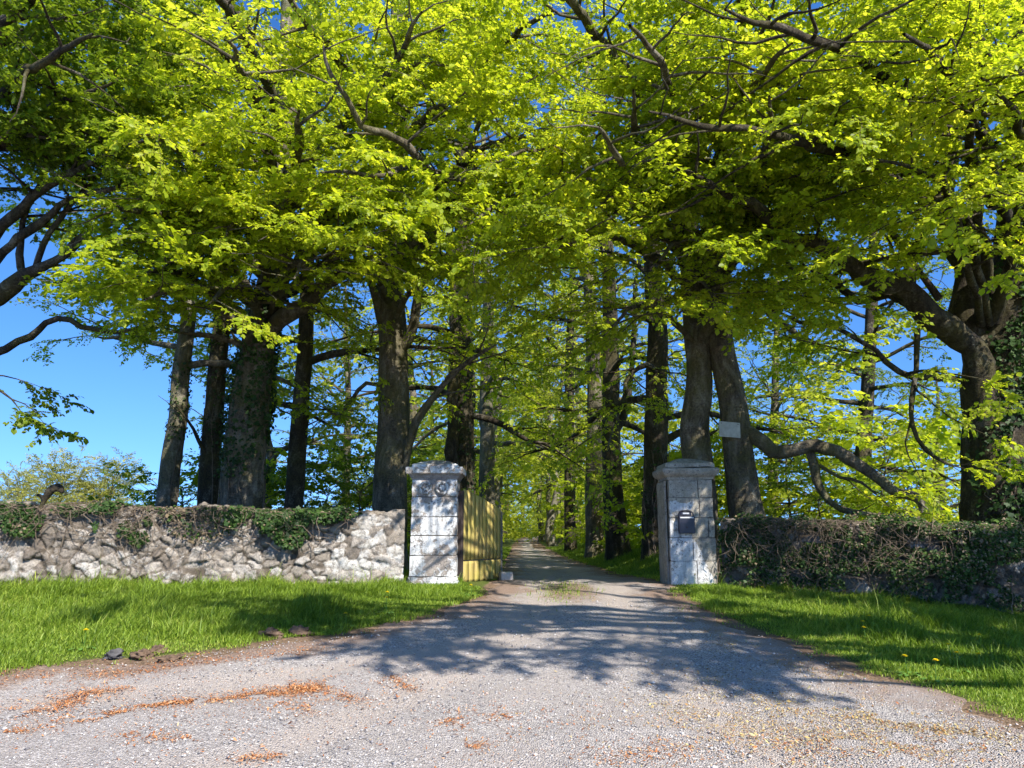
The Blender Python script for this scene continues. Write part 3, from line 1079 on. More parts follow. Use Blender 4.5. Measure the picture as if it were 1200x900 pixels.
# letter box on the right pillar
bx = at(803.5, 612, 13.0)
lb = thing('letter_box', 'dark blue metal letter box with a pale flap on the grey gate pillar', 'letter box', (bx[0], 13.005, bx[2] - .19))
rbox('body', -.135, .135, -.11, .0, 0, .30, M['box_blue'], lb, .012)
mb = MB()
arc = [(-.12, .30), (-.118, .345), (-.09, .375), (-.04, .385), (.04, .385), (.09, .375), (.118, .345), (.12, .30)]
path = smooth_path(np.array([(x, -.05, z, .012) for x, z in arc]), .02)
V, Q = tube(path[:, :3], path[:, 3], 8)
mb.add(V, Q)
mb.build('hood_rail', M['box_blue'], lb, True)
rbox('hood', -.10, .10, -.045, .0, .30, .372, M['box_blue'], lb, .01)
tag(rbox('name_plate', -.055, .055, -.056, -.0455, .325, .352, M['box_pale'], lb, .003), 'small pale plate')
tag(rbox('flap', -.115, .115, -.118, -.111, .255, .278, M['box_pale'], lb, .003), 'thin pale strip across the slot')
rbox('lock', .0 - .012, .012, -.120, -.111, .09, .114, M['iron'], lb, .004)

# ------------------------------------------------------------------ gate
g0 = np.array([at(541, 640, 13.32)[0], 13.32])
g1 = np.array([at(585, 640, 14.9)[0], 14.9])
gv = g1 - g0
GL = float(np.hypot(*gv))
gang = math.atan2(gv[1], gv[0])
gz0 = float(terr(g0[None, 0], g0[None, 1])[0])
gate = thing('wooden_gate', 'yellow algae stained board gate standing open beside the white pillar', 'gate', (g0[0], g0[1], gz0), gang)
mb = MB()
nb = 10
bw = GL / nb
r_ = random.Random(4)
zb_end = float(terr(g1[None, 0], g1[None, 1])[0]) - gz0


def ztop(x): return 1.64 - .33 * (x / GL) ** 1.15


def zbot(x): return .0 + (zb_end + .03) * (x / GL)


def board(mb, xa, xb, za0, za1, zb0, zb1, y0, y1, tint):
    n = 8
    t = np.linspace(0, 1, n)
    V = []
    for y in (y0, y1):
        for k in t:
            wob = .004 * math.sin(k * 5 + xa * 9)
            V.append((xa + wob, y, za0 + (zb0 - za0) * k))
            V.append((xb + wob, y, za1 + (zb1 - za1) * k))
    V = np.array(V)
    Q = []
    m = 2 * n
    for k in range(n - 1):
        a = 2 * k
        Q += [(a, a + 1, a + 3, a + 2), (m + a, m + a + 2, m + a + 3, m + a + 1), (a, a + 2, m + a + 2, m + a), (a + 1, m + a + 1, m + a + 3, a + 3)]
    Q += [(0, m, m + 1, 1), (2 * n - 2, 2 * n - 1, m + 2 * n - 1, m + 2 * n - 2)]
    mb.add(V, np.array(Q), tint=tint)


for k in range(nb):
    xa, xb = k * bw + .001, (k + 1) * bw - .001 - r_.uniform(0, .0015)
    jt = r_.uniform(-.008, .012)
    dy = r_.uniform(-.004, .004)
    board(mb, xa, xb, zbot(xa) + .40, zbot(xb) + .40, ztop(xa) + jt, ztop(xb) + jt, -.035 + dy, -.012 + dy, r_.random())
mb.build('board_panel', M['wood'], gate)
mb = MB()
for k in range(7):
    w2 = GL / 7
    xa, xb = k * w2 + .002, (k + 1) * w2 - .003 - (.012 if k == 2 else 0)
    dy = r_.uniform(-.004, .004)
    board(mb, xa, xb, zbot(xa) + .02, zbot(xb) + .02, zbot(xa) + .378, zbot(xb) + .378, -.033 + dy, -.010 + dy, r_.random())
mb.build('kick_panel', M['wood'], gate)
for zz in (.36, 1.2):
    mb = MB()
    board(mb, .02, GL - .02, zz - .05, zz - .05 + zb_end, zz + .06, zz + .06 + zb_end * .8, -.006, .05, .4)
    mb.build('rail', M['grey_wood'], gate)
tag(rbox('stile', GL + .005, GL + .085, -.04, .045, zb_end + .0, 1.27, M['grey_wood'], gate, .008), 'grey weathered end post')
rbox('hinge_stile', -.09, -.005, -.04, .045, .0, 1.6, M['iron'], gate, .008)

bl = ground_at(592, 679)
blk = thing('stone_block', 'pale squared stone block on the ground at the end of the open gate', 'stone block', (g1[0] + .14, g1[1] - .35, float(terr(np.array([g1[0]]), np.array([g1[1] - .35]))[0])), .2)
mb = MB()
rough_block(mb, -.13, .13, -.11, .11, -.05, .17, seed=33, amp=.012, bev=.015)
mb.build('block', M['block'], blk, True)


# ------------------------------------------------------------------ rocks and clods
def lump_rock(name, px_, py_, size, mat, label, cat, group=None, seed=0, squash=.6):
    p = ground_at(px_, py_)
    n1, n2 = 36, 22
    th, ph = np.meshgrid(np.linspace(0, 2 * math.pi, n1, endpoint=False), np.linspace(.02, math.pi - .02, n2))
    D = np.column_stack([(np.cos(th) * np.sin(ph)).ravel(), (np.sin(th) * np.sin(ph)).ravel(), np.cos(ph).ravel()])
    rr = .8 + .5 * fbm(D, 1.9, seed, 5) + .16 * vnoise(D, 9, seed + 3)
    size = size * .8
    V = D * rr[:, None] * size * np.array([1.25, .9, squash])
    i = np.arange(n2 - 1)[:, None] * n1
    j = np.arange(n1)[None]
    Q = np.stack([i + j, i + (j + 1) % n1, i + n1 + (j + 1) % n1, i + n1 + j], -1).reshape(-1, 4)[:, ::-1]
    mb = MB()
    mb.add(V + np.array([0, 0, size * squash * .45]), Q)
    o = mb.build(name, mat, None, False)
    o.location = p
    return tag(o, label, cat, group)


lump_rock('rock', 133, 772, .13, M['rock_dark'], 'dark grey jagged rock at the edge of the left grass verge', 'rock', seed=2)
lump_rock('earth_clod', 166, 772, .14, M['clod'], 'brown lump of turf right beside the dark grey rock', 'clod', 'clods along the left verge', seed=5)
lump_rock('earth_clod', 184, 766, .12, M['clod'], 'lump of dark turf resting behind two clods beside the rock', 'clod', 'clods along the left verge', seed=7)
lump_rock('earth_clod', 198, 775, .14, M['clod'], 'low flat brown clod lying last in the row right of the rock', 'clod', 'clods along the left verge', seed=8, squash=.35)
lump_rock('earth_clod', 317, 748, .17, M['clod'], 'rounded turf clod on the verge edge, left of a similar one', 'clod', 'clods along the left verge', seed=11)
lump_rock('earth_clod', 352, 745, .15, M['clod'], 'turf clod nearest the gate on the left verge edge', 'clod', 'clods along the left verge', seed=13)
lump_rock('pebble', 749, 865, .022, M['rock_dark'], 'single dark pebble lying on the pale gravel', 'pebble', seed=15)
lump_rock('field_stone', 960, 668, .10, M['block'], 'pale square stone showing at the foot of the ivy hedge', 'stone', seed=17)


# ------------------------------------------------------------------ grass (uncountable)
def grass(name, poly, dens, hgt, label, seed, edge_fade=.22, zoff=0, extra=None, wid=.0042):
    lo, hi = poly.min(0), poly.max(0)
    n = int((hi - lo).prod() * dens)
    r = np.random.default_rng(seed)
    P = r.uniform(lo, hi, (n, 2))
    P = P[in_poly(P, poly)]
    d = -sdist(P, road_poly)
    dn = d + .16 * fbm(P, 2.4, 31, 3)
    keep = (dn > -.35) & (r.random(len(P)) < np.where(dn < .03, .10 * np.clip(1 + dn / .35, 0, 1) * (vnoise(P, 4, seed + 9) > .1), np.clip(dn / edge_fade, .16, 1)))
    if extra is not None: keep &= extra(P, r)
    P, dn = P[keep], dn[keep]
    n = len(P)
    clump = .6 + .75 * np.clip(fbm(P, 1.5, seed, 3), -.6, 1.2) + .5 * vnoise(P, 5.5, seed + 2)
    h = hgt * np.clip(clump, .42, 1.8) * (.34 + .66 * np.clip(dn / 1.2, 0, 1)) * r.lognormal(0, .3, n)
    stalk = r.random(n) < .012
    h = np.where(stalk, h * 1.9, h)
    a = r.uniform(0, 6.28, n)
    w = wid * r.uniform(.7, 1.5, n)
    lean = np.column_stack([np.cos(a), np.sin(a)]) * (h * r.uniform(.15, .85, n))[:, None] + np.array([.12, .05]) * h[:, None]
    side = np.column_stack([-np.sin(a + r.normal(0, .6, n)), np.cos(a + r.normal(0, .6, n))]) * w[:, None]
    z = terr(P[:, 0], P[:, 1]) + zoff + .02
    b = np.column_stack([P, z])
    def pt(f, s, sw):
        return np.column_stack([P + lean * (f ** 2) + side * sw * s, z + h * f * (1 - .25 * f)])
    V = np.stack([pt(0, 1, 1), pt(0, -1, 1), pt(.5, 1, .8), pt(.5, -1, .8), pt(1, 0, 0)], 1)
    T = np.array([(0, 1, 3), (0, 3, 2), (2, 3, 4)])
    mb = MB()
    mb.add(V.reshape(-1, 3), (T[None] + np.arange(n)[:, None, None] * 5).reshape(-1, 3))
    return tag(mb.build(name, M['grass']), label, 'grass', kind='stuff')


lpoly = np.vstack([LEFT_EDGE - [0, .35], [(-.45, 12.6), (-.9, 13.2), (-1.9, 13.05)], LW[::-1][1:4], [(-12, 7.3)]])
grass('verge_grass', lpoly, 4600, .145, 'lush green grass on the verge left of the drive', 5)
rpoly = np.vstack([RIGHT_EDGE[::-1] - [.4, .2], [(2.75, 12.9), (3.6, 13.0)], RW[1:5], [(11, 5.0)]])
grass('verge_grass', rpoly, 4400, .145, 'lush green grass on the verge right of the drive', 6)
ipoly = np.array([(2.4, 13.8), (2.3, 18), (2.1, 26), (1.9, 45), (4.5, 45), (5.5, 26), (6, 16), (4.2, 14.2)])
grass('avenue_grass', ipoly, 900, .16, 'grass strip under the trees on the right side of the drive', 7, wid=.006)
ipoly = np.array([(-.9, 14.2), (-.3, 15.2), (-.2, 20), (-.2, 30), (0, 45), (-2, 45), (-3.5, 26), (-3.5, 15)])
grass('avenue_grass', ipoly, 700, .16, 'grass under the trees on the left side of the drive', 8, wid=.006)


def drive_tuft():
    p = ground_at(660, 694)[:2]
    n = 420
    r = np.random.default_rng(3)
    P = p + r.normal(0, 1, (n, 2)) * np.array([.26, .55])
    h = .06 * r.lognormal(0, .4, n)
    a = r.uniform(0, 6.28, n)
    z = terr(P[:, 0], P[:, 1]) + .01
    side = np.column_stack([-np.sin(a), np.cos(a)]) * .005
    tip = P + np.column_stack([np.cos(a), np.sin(a)]) * (h * .7)[:, None]
    V = np.stack([np.column_stack([P + side, z]), np.column_stack([P - side, z]), np.column_stack([tip, z + h])], 1)
    mb = MB()
    mb.add(V.reshape(-1, 3), np.arange(3 * n).reshape(-1, 3))
    tag(mb.build('drive_grass', M['grass']), 'sparse grass tuft growing in the middle of the gravel drive', 'grass', kind='stuff')


drive_tuft()


# ------------------------------------------------------------------ dandelions
def dandelion(px_, py_, label, group, clock=False, k=0):
    p = ground_at(px_, py_ + 6)
    t = thing('dandelion', label, 'dandelion', p, k * 1.3, group)
    r = random.Random(k)
    mb = MB()
    hh = .17 + r.random() * .06
    V, Q = tube(np.array([(0, 0, 0), (.01, .0, hh * .5), (.015, -.01, hh)]), np.array([.004, .0035, .003]), 6)
    mb.add(V, Q)
    mb.build('stem', M['stem'], t, True)
    mb = MB()
    if clock:
        for q in range(70):
            z = 1 - 2 * (q + .5) / 70
            a = q * 2.4
            d = np.array([math.cos(a) * math.sqrt(1 - z * z), math.sin(a) * math.sqrt(1 - z * z), z])
            u = np.cross(d, [.3, .5, .8]); u /= np.linalg.norm(u)
            w = np.cross(d, u)
            c = np.array([.015, -.01, hh + .01])
            mb.add(np.array([c, c + d * .026 + u * .006, c + d * .028 + w * .006, c + d * .026 - u * .006]), np.array([(0, 1, 2), (0, 2, 3)]))
        mb.build('seed_head', M['clock'], t)
    else:
        for ringi, (rr, up, m) in enumerate([(.030, .004, 18), (.022, .012, 14), (.012, .016, 9)]):
            for q in range(m):
                a = q * 2 * math.pi / m + ringi * .3
                d = np.array([math.cos(a), math.sin(a), 0])
                s = np.array([-math.sin(a), math.cos(a), 0]) * .0042
                c = np.array([.015, -.01, hh])
                mb.add(np.array([c - s * .5, c + s * .5, c + d * rr + s + [0, 0, up], c + d * rr - s + [0, 0, up]]), np.array([(0, 1, 2, 3)]))
        mb.build('flower', M['petal'], t)
    mb = MB()
    for q in range(7):
        a = q * .9 + r.random()
        d = np.array([math.cos(a), math.sin(a), 0]); s = np.array([-math.sin(a), math.cos(a), 0])
        L = .12 + .05 * r.random()
        pts = [(0, .006), (.25, .012), (.35, .02), (.42, .01), (.6, .024), (.68, .012), (.85, .022), (1, .0)]
        V = []
        for f, w in pts:
            c = d * L * f + np.array([0, 0, .05 * math.sin(f * 2.4)])
            V += [c + s * w, c - s * w]
        mb.add(np.array(V), np.array([(2 * i, 2 * i + 1, 2 * i + 3, 2 * i + 2) for i in range(len(pts) - 1)]))
    mb.build('rosette_leaves', M['stem'], t)
    return t


k = 0
GD, GL_ = 'dandelions in the right verge', 'dandelions in the left verge'
dl = [(97, 758, 'yellow dandelion in the sunlit grass above the dark rock', GL_), (452, 703, 'taller of two yellow dandelions on the left verge near the white pillar', GL_), (453, 715, 'lower of two yellow dandelions on the left verge near the white pillar', GL_), (406, 731, 'lone low dandelion by the verge edge near the turf clods', GL_), (552, 694, 'small dandelion at the foot of the open gate', GL_)]
for x, y in [(1011, 744), (1020, 738), (1016, 750)]:
    dl.append((x, y, 'yellow dandelion in the clump of three in the shaded right verge', 'dandelion clump in the right verge'))
for x, y in [(1115, 771), (1148, 785)]:
    dl.append((x, y, 'bright yellow dandelion in the sunlit grass of the right verge', GD))
dl += [(1097, 795, 'dandelion lowest in the grass where the right verge meets the gravel', GD), (1124, 784, 'dandelion midway down the sunlit part of the right verge', GD), (1065, 789, 'dandelion in the short grass nearest the branch shadow on the right', GD), (895, 697, 'dandelion in the dark grass in front of the ivy hedge', GD), (1148, 757, 'dandelion at the shadow edge of the right verge', GD), (814, 684, 'dandelion at the foot of the grey pillar', GD)]
for x, y, lab, gr in dl:
    dandelion(x, y, lab, gr, False, k); k += 1
dandelion(867, 680, 'white dandelion seed head at the foot of the ivy hedge, left one', 'dandelion seed heads by the hedge', True, k)
dandelion(875, 678, 'white dandelion seed head at the foot of the ivy hedge, right one', 'dandelion seed heads by the hedge', True, k + 1)
SUN_EL, SUN_AZ = R(42), R(35)      # azimuth measured from straight behind the camera towards its right
sv = np.array([math.sin(SUN_AZ) * math.cos(SUN_EL), -math.cos(SUN_AZ) * math.cos(SUN_EL), math.sin(SUN_EL)])


def seg_d(P, a, b_):
    a, b_ = np.array(a), np.array(b_)
    ab = b_ - a
    t = np.clip(((P - a) @ ab) / (ab @ ab), 0, 1)
    q = P - (a + t[:, None] * ab)
    return np.hypot(q[:, 0], q[:, 1])


def keep_prob(W):
    """how much foliage grows where, so that the gaps in the canopy let the sun reach the same ground as in the place."""
    def land(z):
        return W[:, :2] - ((W[:, 2] - z) / sv[2])[:, None] * sv[None, :2]
    G = land(.45)
    x, y = G[:, 0], G[:, 1]
    k = np.ones(len(W))
    wy = np.interp(x, LW[:, 0], LW[:, 1])
    left = (x < -1.6) & (y < wy - 1.0)
    k = np.where(left, .10, k)
    k = np.where(left & (x > -3.2) & (y > 9.6), .9, k)
    k = np.where(left & (seg_d(G, (-2.4, 12.3), (-5.6, 8.9)) < .6), .85, k)
    k = np.where((x < -6.2) & (y < wy) , .10, k)
    k = np.where((x < -2.4) & (y >= wy) & (y < wy + 1.5), .5, k)
    k = np.where(seg_d(G, (-1.35, 13.0), (-2.8, 14.7)) < .60, .03, k)
    k = np.where(seg_d(G, (-1.0, 13.6), (-1.3, 16.2)) < .75, .2, k)
    edge = np.interp(x, [-9, -3, -2, 1, 3, 4.4, 6, 8], [10, 8.7, 8.1, 7.6, 7.0, 8.5, 9.5, 9.7])
    k = np.where((x > -2.2) & (y < edge), .03, k)
    fl = fbm(G, 1.6, 87, 3)
    k = np.where((x > -2.6) & (x < 8) & (y >= edge) & (y < 13.5), k * (.08 + .92 * sm(-.12, .26, fl)), k)
    # the canopy stands open to the south above the sunlit front sprays
    rel = W - CAM
    elev = np.arctan2(rel[:, 2], np.hypot(rel[:, 0], rel[:, 1]))
    high = (elev > R(41)) | (np.abs(rel[:, 0]) > .78 * rel[:, 1])
    H = land(5.2)
    k = np.where(high & (H[:, 0] > -11) & (H[:, 0] < 7.5) & (H[:, 1] > 6.8) & (H[:, 1] < 14), k * .12, k)
    k = np.where(high & (y > 14), k * .08, k)
    vx = 600 + F * rel[:, 0] / np.maximum(rel @ FW, .1)
    vy = 450 - F * (rel @ UP) / np.maximum(rel @ FW, .1)
    win = (((vx - 1040) / 105) ** 2 + ((vy - 420) / 165) ** 2 < 1) & (W[:, 1] < 16)
    k = np.where(win, k * .8, k)
    win2 = (((vx - 40) / 95) ** 2 + ((vy - 270) / 75) ** 2 < 1) & (W[:, 1] < 16)
    k = np.where(win2, k * .22, k)
    # the boughs end in a steep drape, not in a ceiling over the road
    yf = np.interp(W[:, 0], [-9, -5, 1, 3, 9], [9.6, 9.4, 9.3, 8.6, 7.6]) + 1.1 * fbm(np.column_stack([W[:, 0], W[:, 2] * 1.2]), .55, 41, 3)
    k = np.where(~high & (W[:, 1] < yf), k * .06, k)
    # clumps and gaps in the crowns, thinner where upper trunks show
    cl = fbm(W * np.array([1, 1, 1.5]), .62, 23, 3)
    k = np.where(~high, k * (.36 + .64 * sm(-.5, -.05, cl)), k)
    for cx, cy_, rx, ry, f in ((1135, 200, 55, 110, .7), (455, 335, 40, 75, .4), (545, 270, 32, 120, .55), (830, 330, 50, 80, .6), (310, 340, 40, 60, .6)):
        k = np.where(((vx - cx) / rx) ** 2 + ((vy - cy_) / ry) ** 2 < 1, k * f, k)
    # light falling through to the trunks
    for p_, q_, w_, f in (((3.2, 16.3), (.9, 19.8), .55, .35), ((-3.7, 18.3), (-6.2, 22), .5, .35), ((-9.2, 19.3), (-12, 23), .5, .3), ((-6.7, 17.1), (-9.4, 21), .5, .45), ((8.4, 15.2), (5.6, 19), .5, .5)):
        k = np.where(seg_d(G, p_, q_) < w_, k * f, k)
    return k


# ------------------------------------------------------------------ foliage sprays
LEAF6 = np.array([(0, 0, 0), (.30, .30, .07), (.36, .62, .08), (0, 1, -.02), (-.36, .62, .08), (-.30, .30, .07)])
LEAF6F = np.array([(0, 1, 2, 3), (0, 3, 4, 5)])
LEAF4 = np.array([(0, 0, 0), (.36, .5, .08), (0, 1, 0), (-.36, .5, .08)])
LEAF4F = np.array([(0, 1, 2), (0, 2, 3)])


def make_spray(seed, leaf, step, nside, droop=.35, hi=True):
    """one flat beech spray about 1 m long: twigs plus leaves, x forward, z up."""
    r = np.random.default_rng(seed)
    LV, LF, TV, TF = [], [], [], []
    tmpl, fc = (LEAF6, LEAF6F) if hi else (LEAF4, LEAF4F)
    nl = nt = 0

    def twig(p0, d0, L, r0, lvl):
        nonlocal nl, nt
        n = 6
        d = d0.copy()
        pts = [p0]
        for i in range(n):
            d = d + r.normal(0, .13, 3) + np.array([0, 0, -droop * .16])
            d /= np.linalg.norm(d)
            pts.append(pts[-1] + d * L / n)
        pts = np.array(pts)
        V, Q = tube(pts, np.linspace(r0, r0 * .35, len(pts)), 3)
        TV.append(V); TF.append(Q + nt); nt += len(V)
        m = int(L / step)
        for q in range(m):
            f = .12 + .88 * (q + r.random()) / m
            x = f * n
            i = min(int(x), n - 1)
            p = pts[i] + (pts[i + 1] - pts[i]) * (x - i)
            dd = pts[i + 1] - pts[i]
            dd = dd / np.linalg.norm(dd)
            side = np.cross(np.array([0, 0, 1.]), dd)
            side /= np.linalg.norm(side) + 1e-6
            sgn = 1 if q % 2 else -1
            y = dd * r.uniform(.3, .9) + side * sgn * r.uniform(.5, 1.) + np.array([0, 0, r.normal(-.28, .32)])
            y /= np.linalg.norm(y)
            nrm = np.array([0, 0, 1.]) + r.normal(0, .42, 3)
            x_ = np.cross(y, nrm); x_ /= np.linalg.norm(x_) + 1e-6
            z_ = np.cross(x_, y)
            s = leaf * r.lognormal(-.04, .36)
            W = p + s * (tmpl[:, :1] * x_ + tmpl[:, 1:2] * y + tmpl[:, 2:] * z_)
            LV.append(W); LF.append(fc + nl); nl += len(W)
        return pts

    main = twig(np.zeros(3), np.array([1., 0, .05]), 1.0, .0055, 0)
    for q in range(nside):
        f = .15 + .7 * (q + r.random() * .6) / nside
        i = min(int(f * 6), 5)
        sg = 1 if q % 2 else -1
        a = r.uniform(.6, 1.1) * sg
        twig(main[i], np.array([math.cos(a), math.sin(a), r.normal(0, .12)]), r.uniform(.3, .55) * (1.15 - .5 * f), .0035, 1)
    return np.vstack(LV), np.vstack(LF), np.vstack(TV), np.vstack(TF)


SPR_HI = [make_spray(100 + i, .074, .028, 6) for i in range(10)]
SPR_MID = [make_spray(200 + i, .088, .050, 5, hi=False) for i in range(8)]
SPR_LO = [make_spray(300 + i, .17, .11, 4, hi=False) for i in range(6)]


def place_sprays(mb, twm, specs, sprays, r):
    """specs: rows (x,y,z, dx,dy,dz, scale)."""
    A = np.asarray(specs)
    n = len(A)
    if n == 0: return
    d = A[:, 3:6] / (np.linalg.norm(A[:, 3:6], axis=1)[:, None] + 1e-9)
    up = np.array([0, 0, 1.]) + r.normal(0, .22, (n, 3))
    y = np.cross(up, d); y /= np.linalg.norm(y, axis=1)[:, None] + 1e-9
    z = np.cross(d, y)
    pick = r.integers(0, len(sprays), n)
    for k, (LV, LF, TV, TF) in enumerate(sprays):
        m = pick == k
        if not m.any(): continue
        for (V, Fc, dst) in ((LV, LF, mb), (TV, TF, twm)):
            if dst is None: continue
            W = A[m, None, :3] + A[m, 6][:, None, None] * (V[None, :, :1] * d[m][:, None] + V[None, :, 1:2] * y[m][:, None] + V[None, :, 2:] * z[m][:, None])
            c = int(m.sum())
            dst.add(W.reshape(-1, 3), (Fc[None] + np.arange(c)[:, None, None] * len(V)).reshape(-1, Fc.shape[1]))


def nrmz(v): return v / (np.linalg.norm(v) + 1e-9)


def rotz(v, a):
    c, s = math.cos(a), math.sin(a)
    return np.array([v[0] * c - v[1] * s, v[0] * s + v[1] * c, v[2]])


class Tree:
    def __init__(self, seed, sprays, density=1., spray_scale=1.0):
        self.r = np.random.default_rng(seed)
        self.wood, self.limbs = MB(), []
        self.specs = []
        self.sprays, self.density, self.ss = sprays, density, spray_scale
        self.seed = seed

    def trunk(self, ctrl, sides=18, lump=.07, flare=1.35):
        P = smooth_path(ctrl, .25)
        h = P[:, 2] - P[0, 2]
        rad = P[:, 3] * (1 + (flare - 1) * np.exp(-np.clip(h, 0, 99) / .45))
        P[:, :2] += .03 * np.column_stack([vnoise(np.column_stack([h, h * 0 + self.seed]), .8, 3), vnoise(np.column_stack([h, h * 0 + self.seed]), .8, 4)])
        V, Q = tube(P[:, :3], rad, sides, lump=lump, seed=self.seed)
        # buttress flutes at the root
        n = len(P)
        self.wood.add(V, Q)
        self.tp = P
        return P

    def limb(self, P, leafy=.25, density=1., sec_len=1.0, wood=None, sides=8, sec=True, own=True, droop=0.):
        """P: rows x,y,z,r. Adds wood, secondaries and sprays."""
        r = self.r
        mb = MB() if (own and wood is None) else (wood or self.wood)
        P = P.copy()
        q_ = np.column_stack([np.arange(len(P)) * .42, np.full(len(P), r.uniform(0, 90))])
        fade_ = np.clip(np.arange(len(P)) / 4, 0, 1)[:, None]
        P[:, :3] += fade_ * (.03 + .45 * P[:, 3:4]) * np.column_stack([fbm(q_, 1., 61, 3), fbm(q_, 1., 62, 3), fbm(q_, 1., 63, 3)])
        P[:, 3] *= getattr(self, 'slim', 1.0) * (1 + 0 * P[:, 3])
        P[:, 3] *= 1 + .16 * fbm(q_, 1.3, 64, 2)
        V, Q = tube(P[:, :3], np.maximum(P[:, 3], .006), sides, lump=.11, seed=int(r.integers(999)))
        mb.add(V, Q)
        seg = np.linalg.norm(np.diff(P[:, :3], axis=0), axis=1)
        L = seg.sum()
        cum = np.concatenate([[0], np.cumsum(seg)])
        if sec:
            s = leafy * L
            sg = 1
            while s < L:
                i = min(np.searchsorted(cum, s) - 1, len(seg) - 1)
                i = max(i, 0)
                p = P[i, :3] + (P[i + 1, :3] - P[i, :3]) * ((s - cum[i]) / (seg[i] + 1e-9))
                d = nrmz(P[i + 1, :3] - P[i, :3])
                f = s / L
                ln = sec_len * (1.0 + 2.3 * (1 - f) * r.uniform(.6, 1.1) + r.uniform(0, .5))
                dd = rotz(d, sg * r.uniform(.5, 1.15))
                dd[2] = dd[2] * .45 + r.normal(.08, .16)
                self.secondary(p, nrmz(dd), ln, max(.008, min(.032, P[i, 3] * .5)), mb, density, droop)
                sg = -sg
                s += r.uniform(.40, .72)
            self.spray(P[-1, :3], nrmz(P[-1, :3] - P[-2, :3]), 1.0)
        if own and wood is None:
            self.limbs.append(mb)
        return mb

    def spray(self, p, d, sc):
        self.specs.append((*p, *d, sc * self.ss * self.r.uniform(.75, 1.2)))

    def secondary(self, p, d, L, r0, mb, density, droop=0.):
        r = self.r
        if hasattr(self, 'prune') and keep_prob((p + d * L * .6 + self.prune)[None])[0] < .2: return
        n = max(3, int(L / .22))
        pts = [p]
        for i in range(n):
            d = nrmz(d + r.normal(0, .17, 3) * np.array([1, 1, .7]) + np.array([0, 0, -.02 - droop]))
            pts.append(pts[-1] + d * L / n)
        pts = np.array(pts)
        V, Q = tube(pts, np.linspace(r0, .005, len(pts)), 5)
        mb.add(V, Q)
        s = .2
        sg = 1
        while s < L:
            x = s / L * n
            i = min(int(x), n - 1)
            q = pts[i] + (pts[i + 1] - pts[i]) * (x - i)
            dd = rotz(nrmz(pts[i + 1] - pts[i]), sg * r.uniform(.4, 1.1))
            dd[2] = dd[2] * .5 + r.normal(-.1, .14)
            if r.random() < self.density * density:
                self.spray(q, nrmz(dd), .8)
            sg = -sg
            s += (r.uniform(.17, .28) if self.sprays is SPR_HI else r.uniform(.26, .42)) * self.ss
        self.spray(pts[-1], nrmz(pts[-1] - pts[-2]), .9)

    def auto(self, n, h0, h1, len0, len1, az0=None, spread=math.pi, elev=(.15, .95), leafy=.3, density=1., curve=-.045, sides=8, wood=None, r0=.11, sec_len=1.0):
        """limbs around the trunk from height h0 to h1 above its base."""
        r = self.r
        P = self.tp
        hh = P[:, 2] - P[0, 2]
        for k in range(n):
            f = (k + .5 * r.random()) / n
            h = h0 + (h1 - h0) * f
            i = min(np.searchsorted(hh, h), len(P) - 1)
            az = (k * 2.399 + r.normal(0, .3)) if az0 is None else az0 + (((k * .618) % 1) * 2 - 1) * spread + r.normal(0, .15)
            e = elev[0] + (elev[1] - elev[0]) * f + r.normal(0, .1)
            L = (len0 + (len1 - len0) * f) * r.uniform(.8, 1.15)
            d = np.array([math.cos(az) * math.cos(e), math.sin(az) * math.cos(e), math.sin(e)])
            m = max(5, int(L / .45))
            pts = [P[i, :3].copy()]
            for q in range(m):
                d = nrmz(d + r.normal(0, .13, 3) + np.array([0, 0, curve]))
                pts.append(pts[-1] + d * L / m)
            pts = np.array(pts)
            rr = min(P[i, 3] * .6, r0 * (1.1 - .5 * f))
            rad = rr * (1 - np.linspace(0, 1, len(pts))) ** .8 + .008
            self.limb(np.column_stack([pts, rad]), leafy, density, sec_len, wood, sides)

    def finish(self, root, bark, leaf, crown_twigs=True, limb_name='limb'):
        self.wood.build('trunk', bark, root, True)
        for mb in self.limbs:
            mb.build(limb_name, bark, root, True)
        lm, tw = MB(), MB()
        if not getattr(self, 'free', False):
            Wp = np.array([q[:3] for q in self.specs]) + np.array(root.location)
            kp = self.r.random(len(Wp)) < keep_prob(Wp)
            self.specs = [q for q, f in zip(self.specs, kp) if f]
        place_sprays(lm, tw if crown_twigs else None, self.specs, self.sprays, self.r)
        c = lm.build('crown', leaf, root)
        if crown_twigs:
            tw.build('twig_sprays', M['twig'], c)
        return c


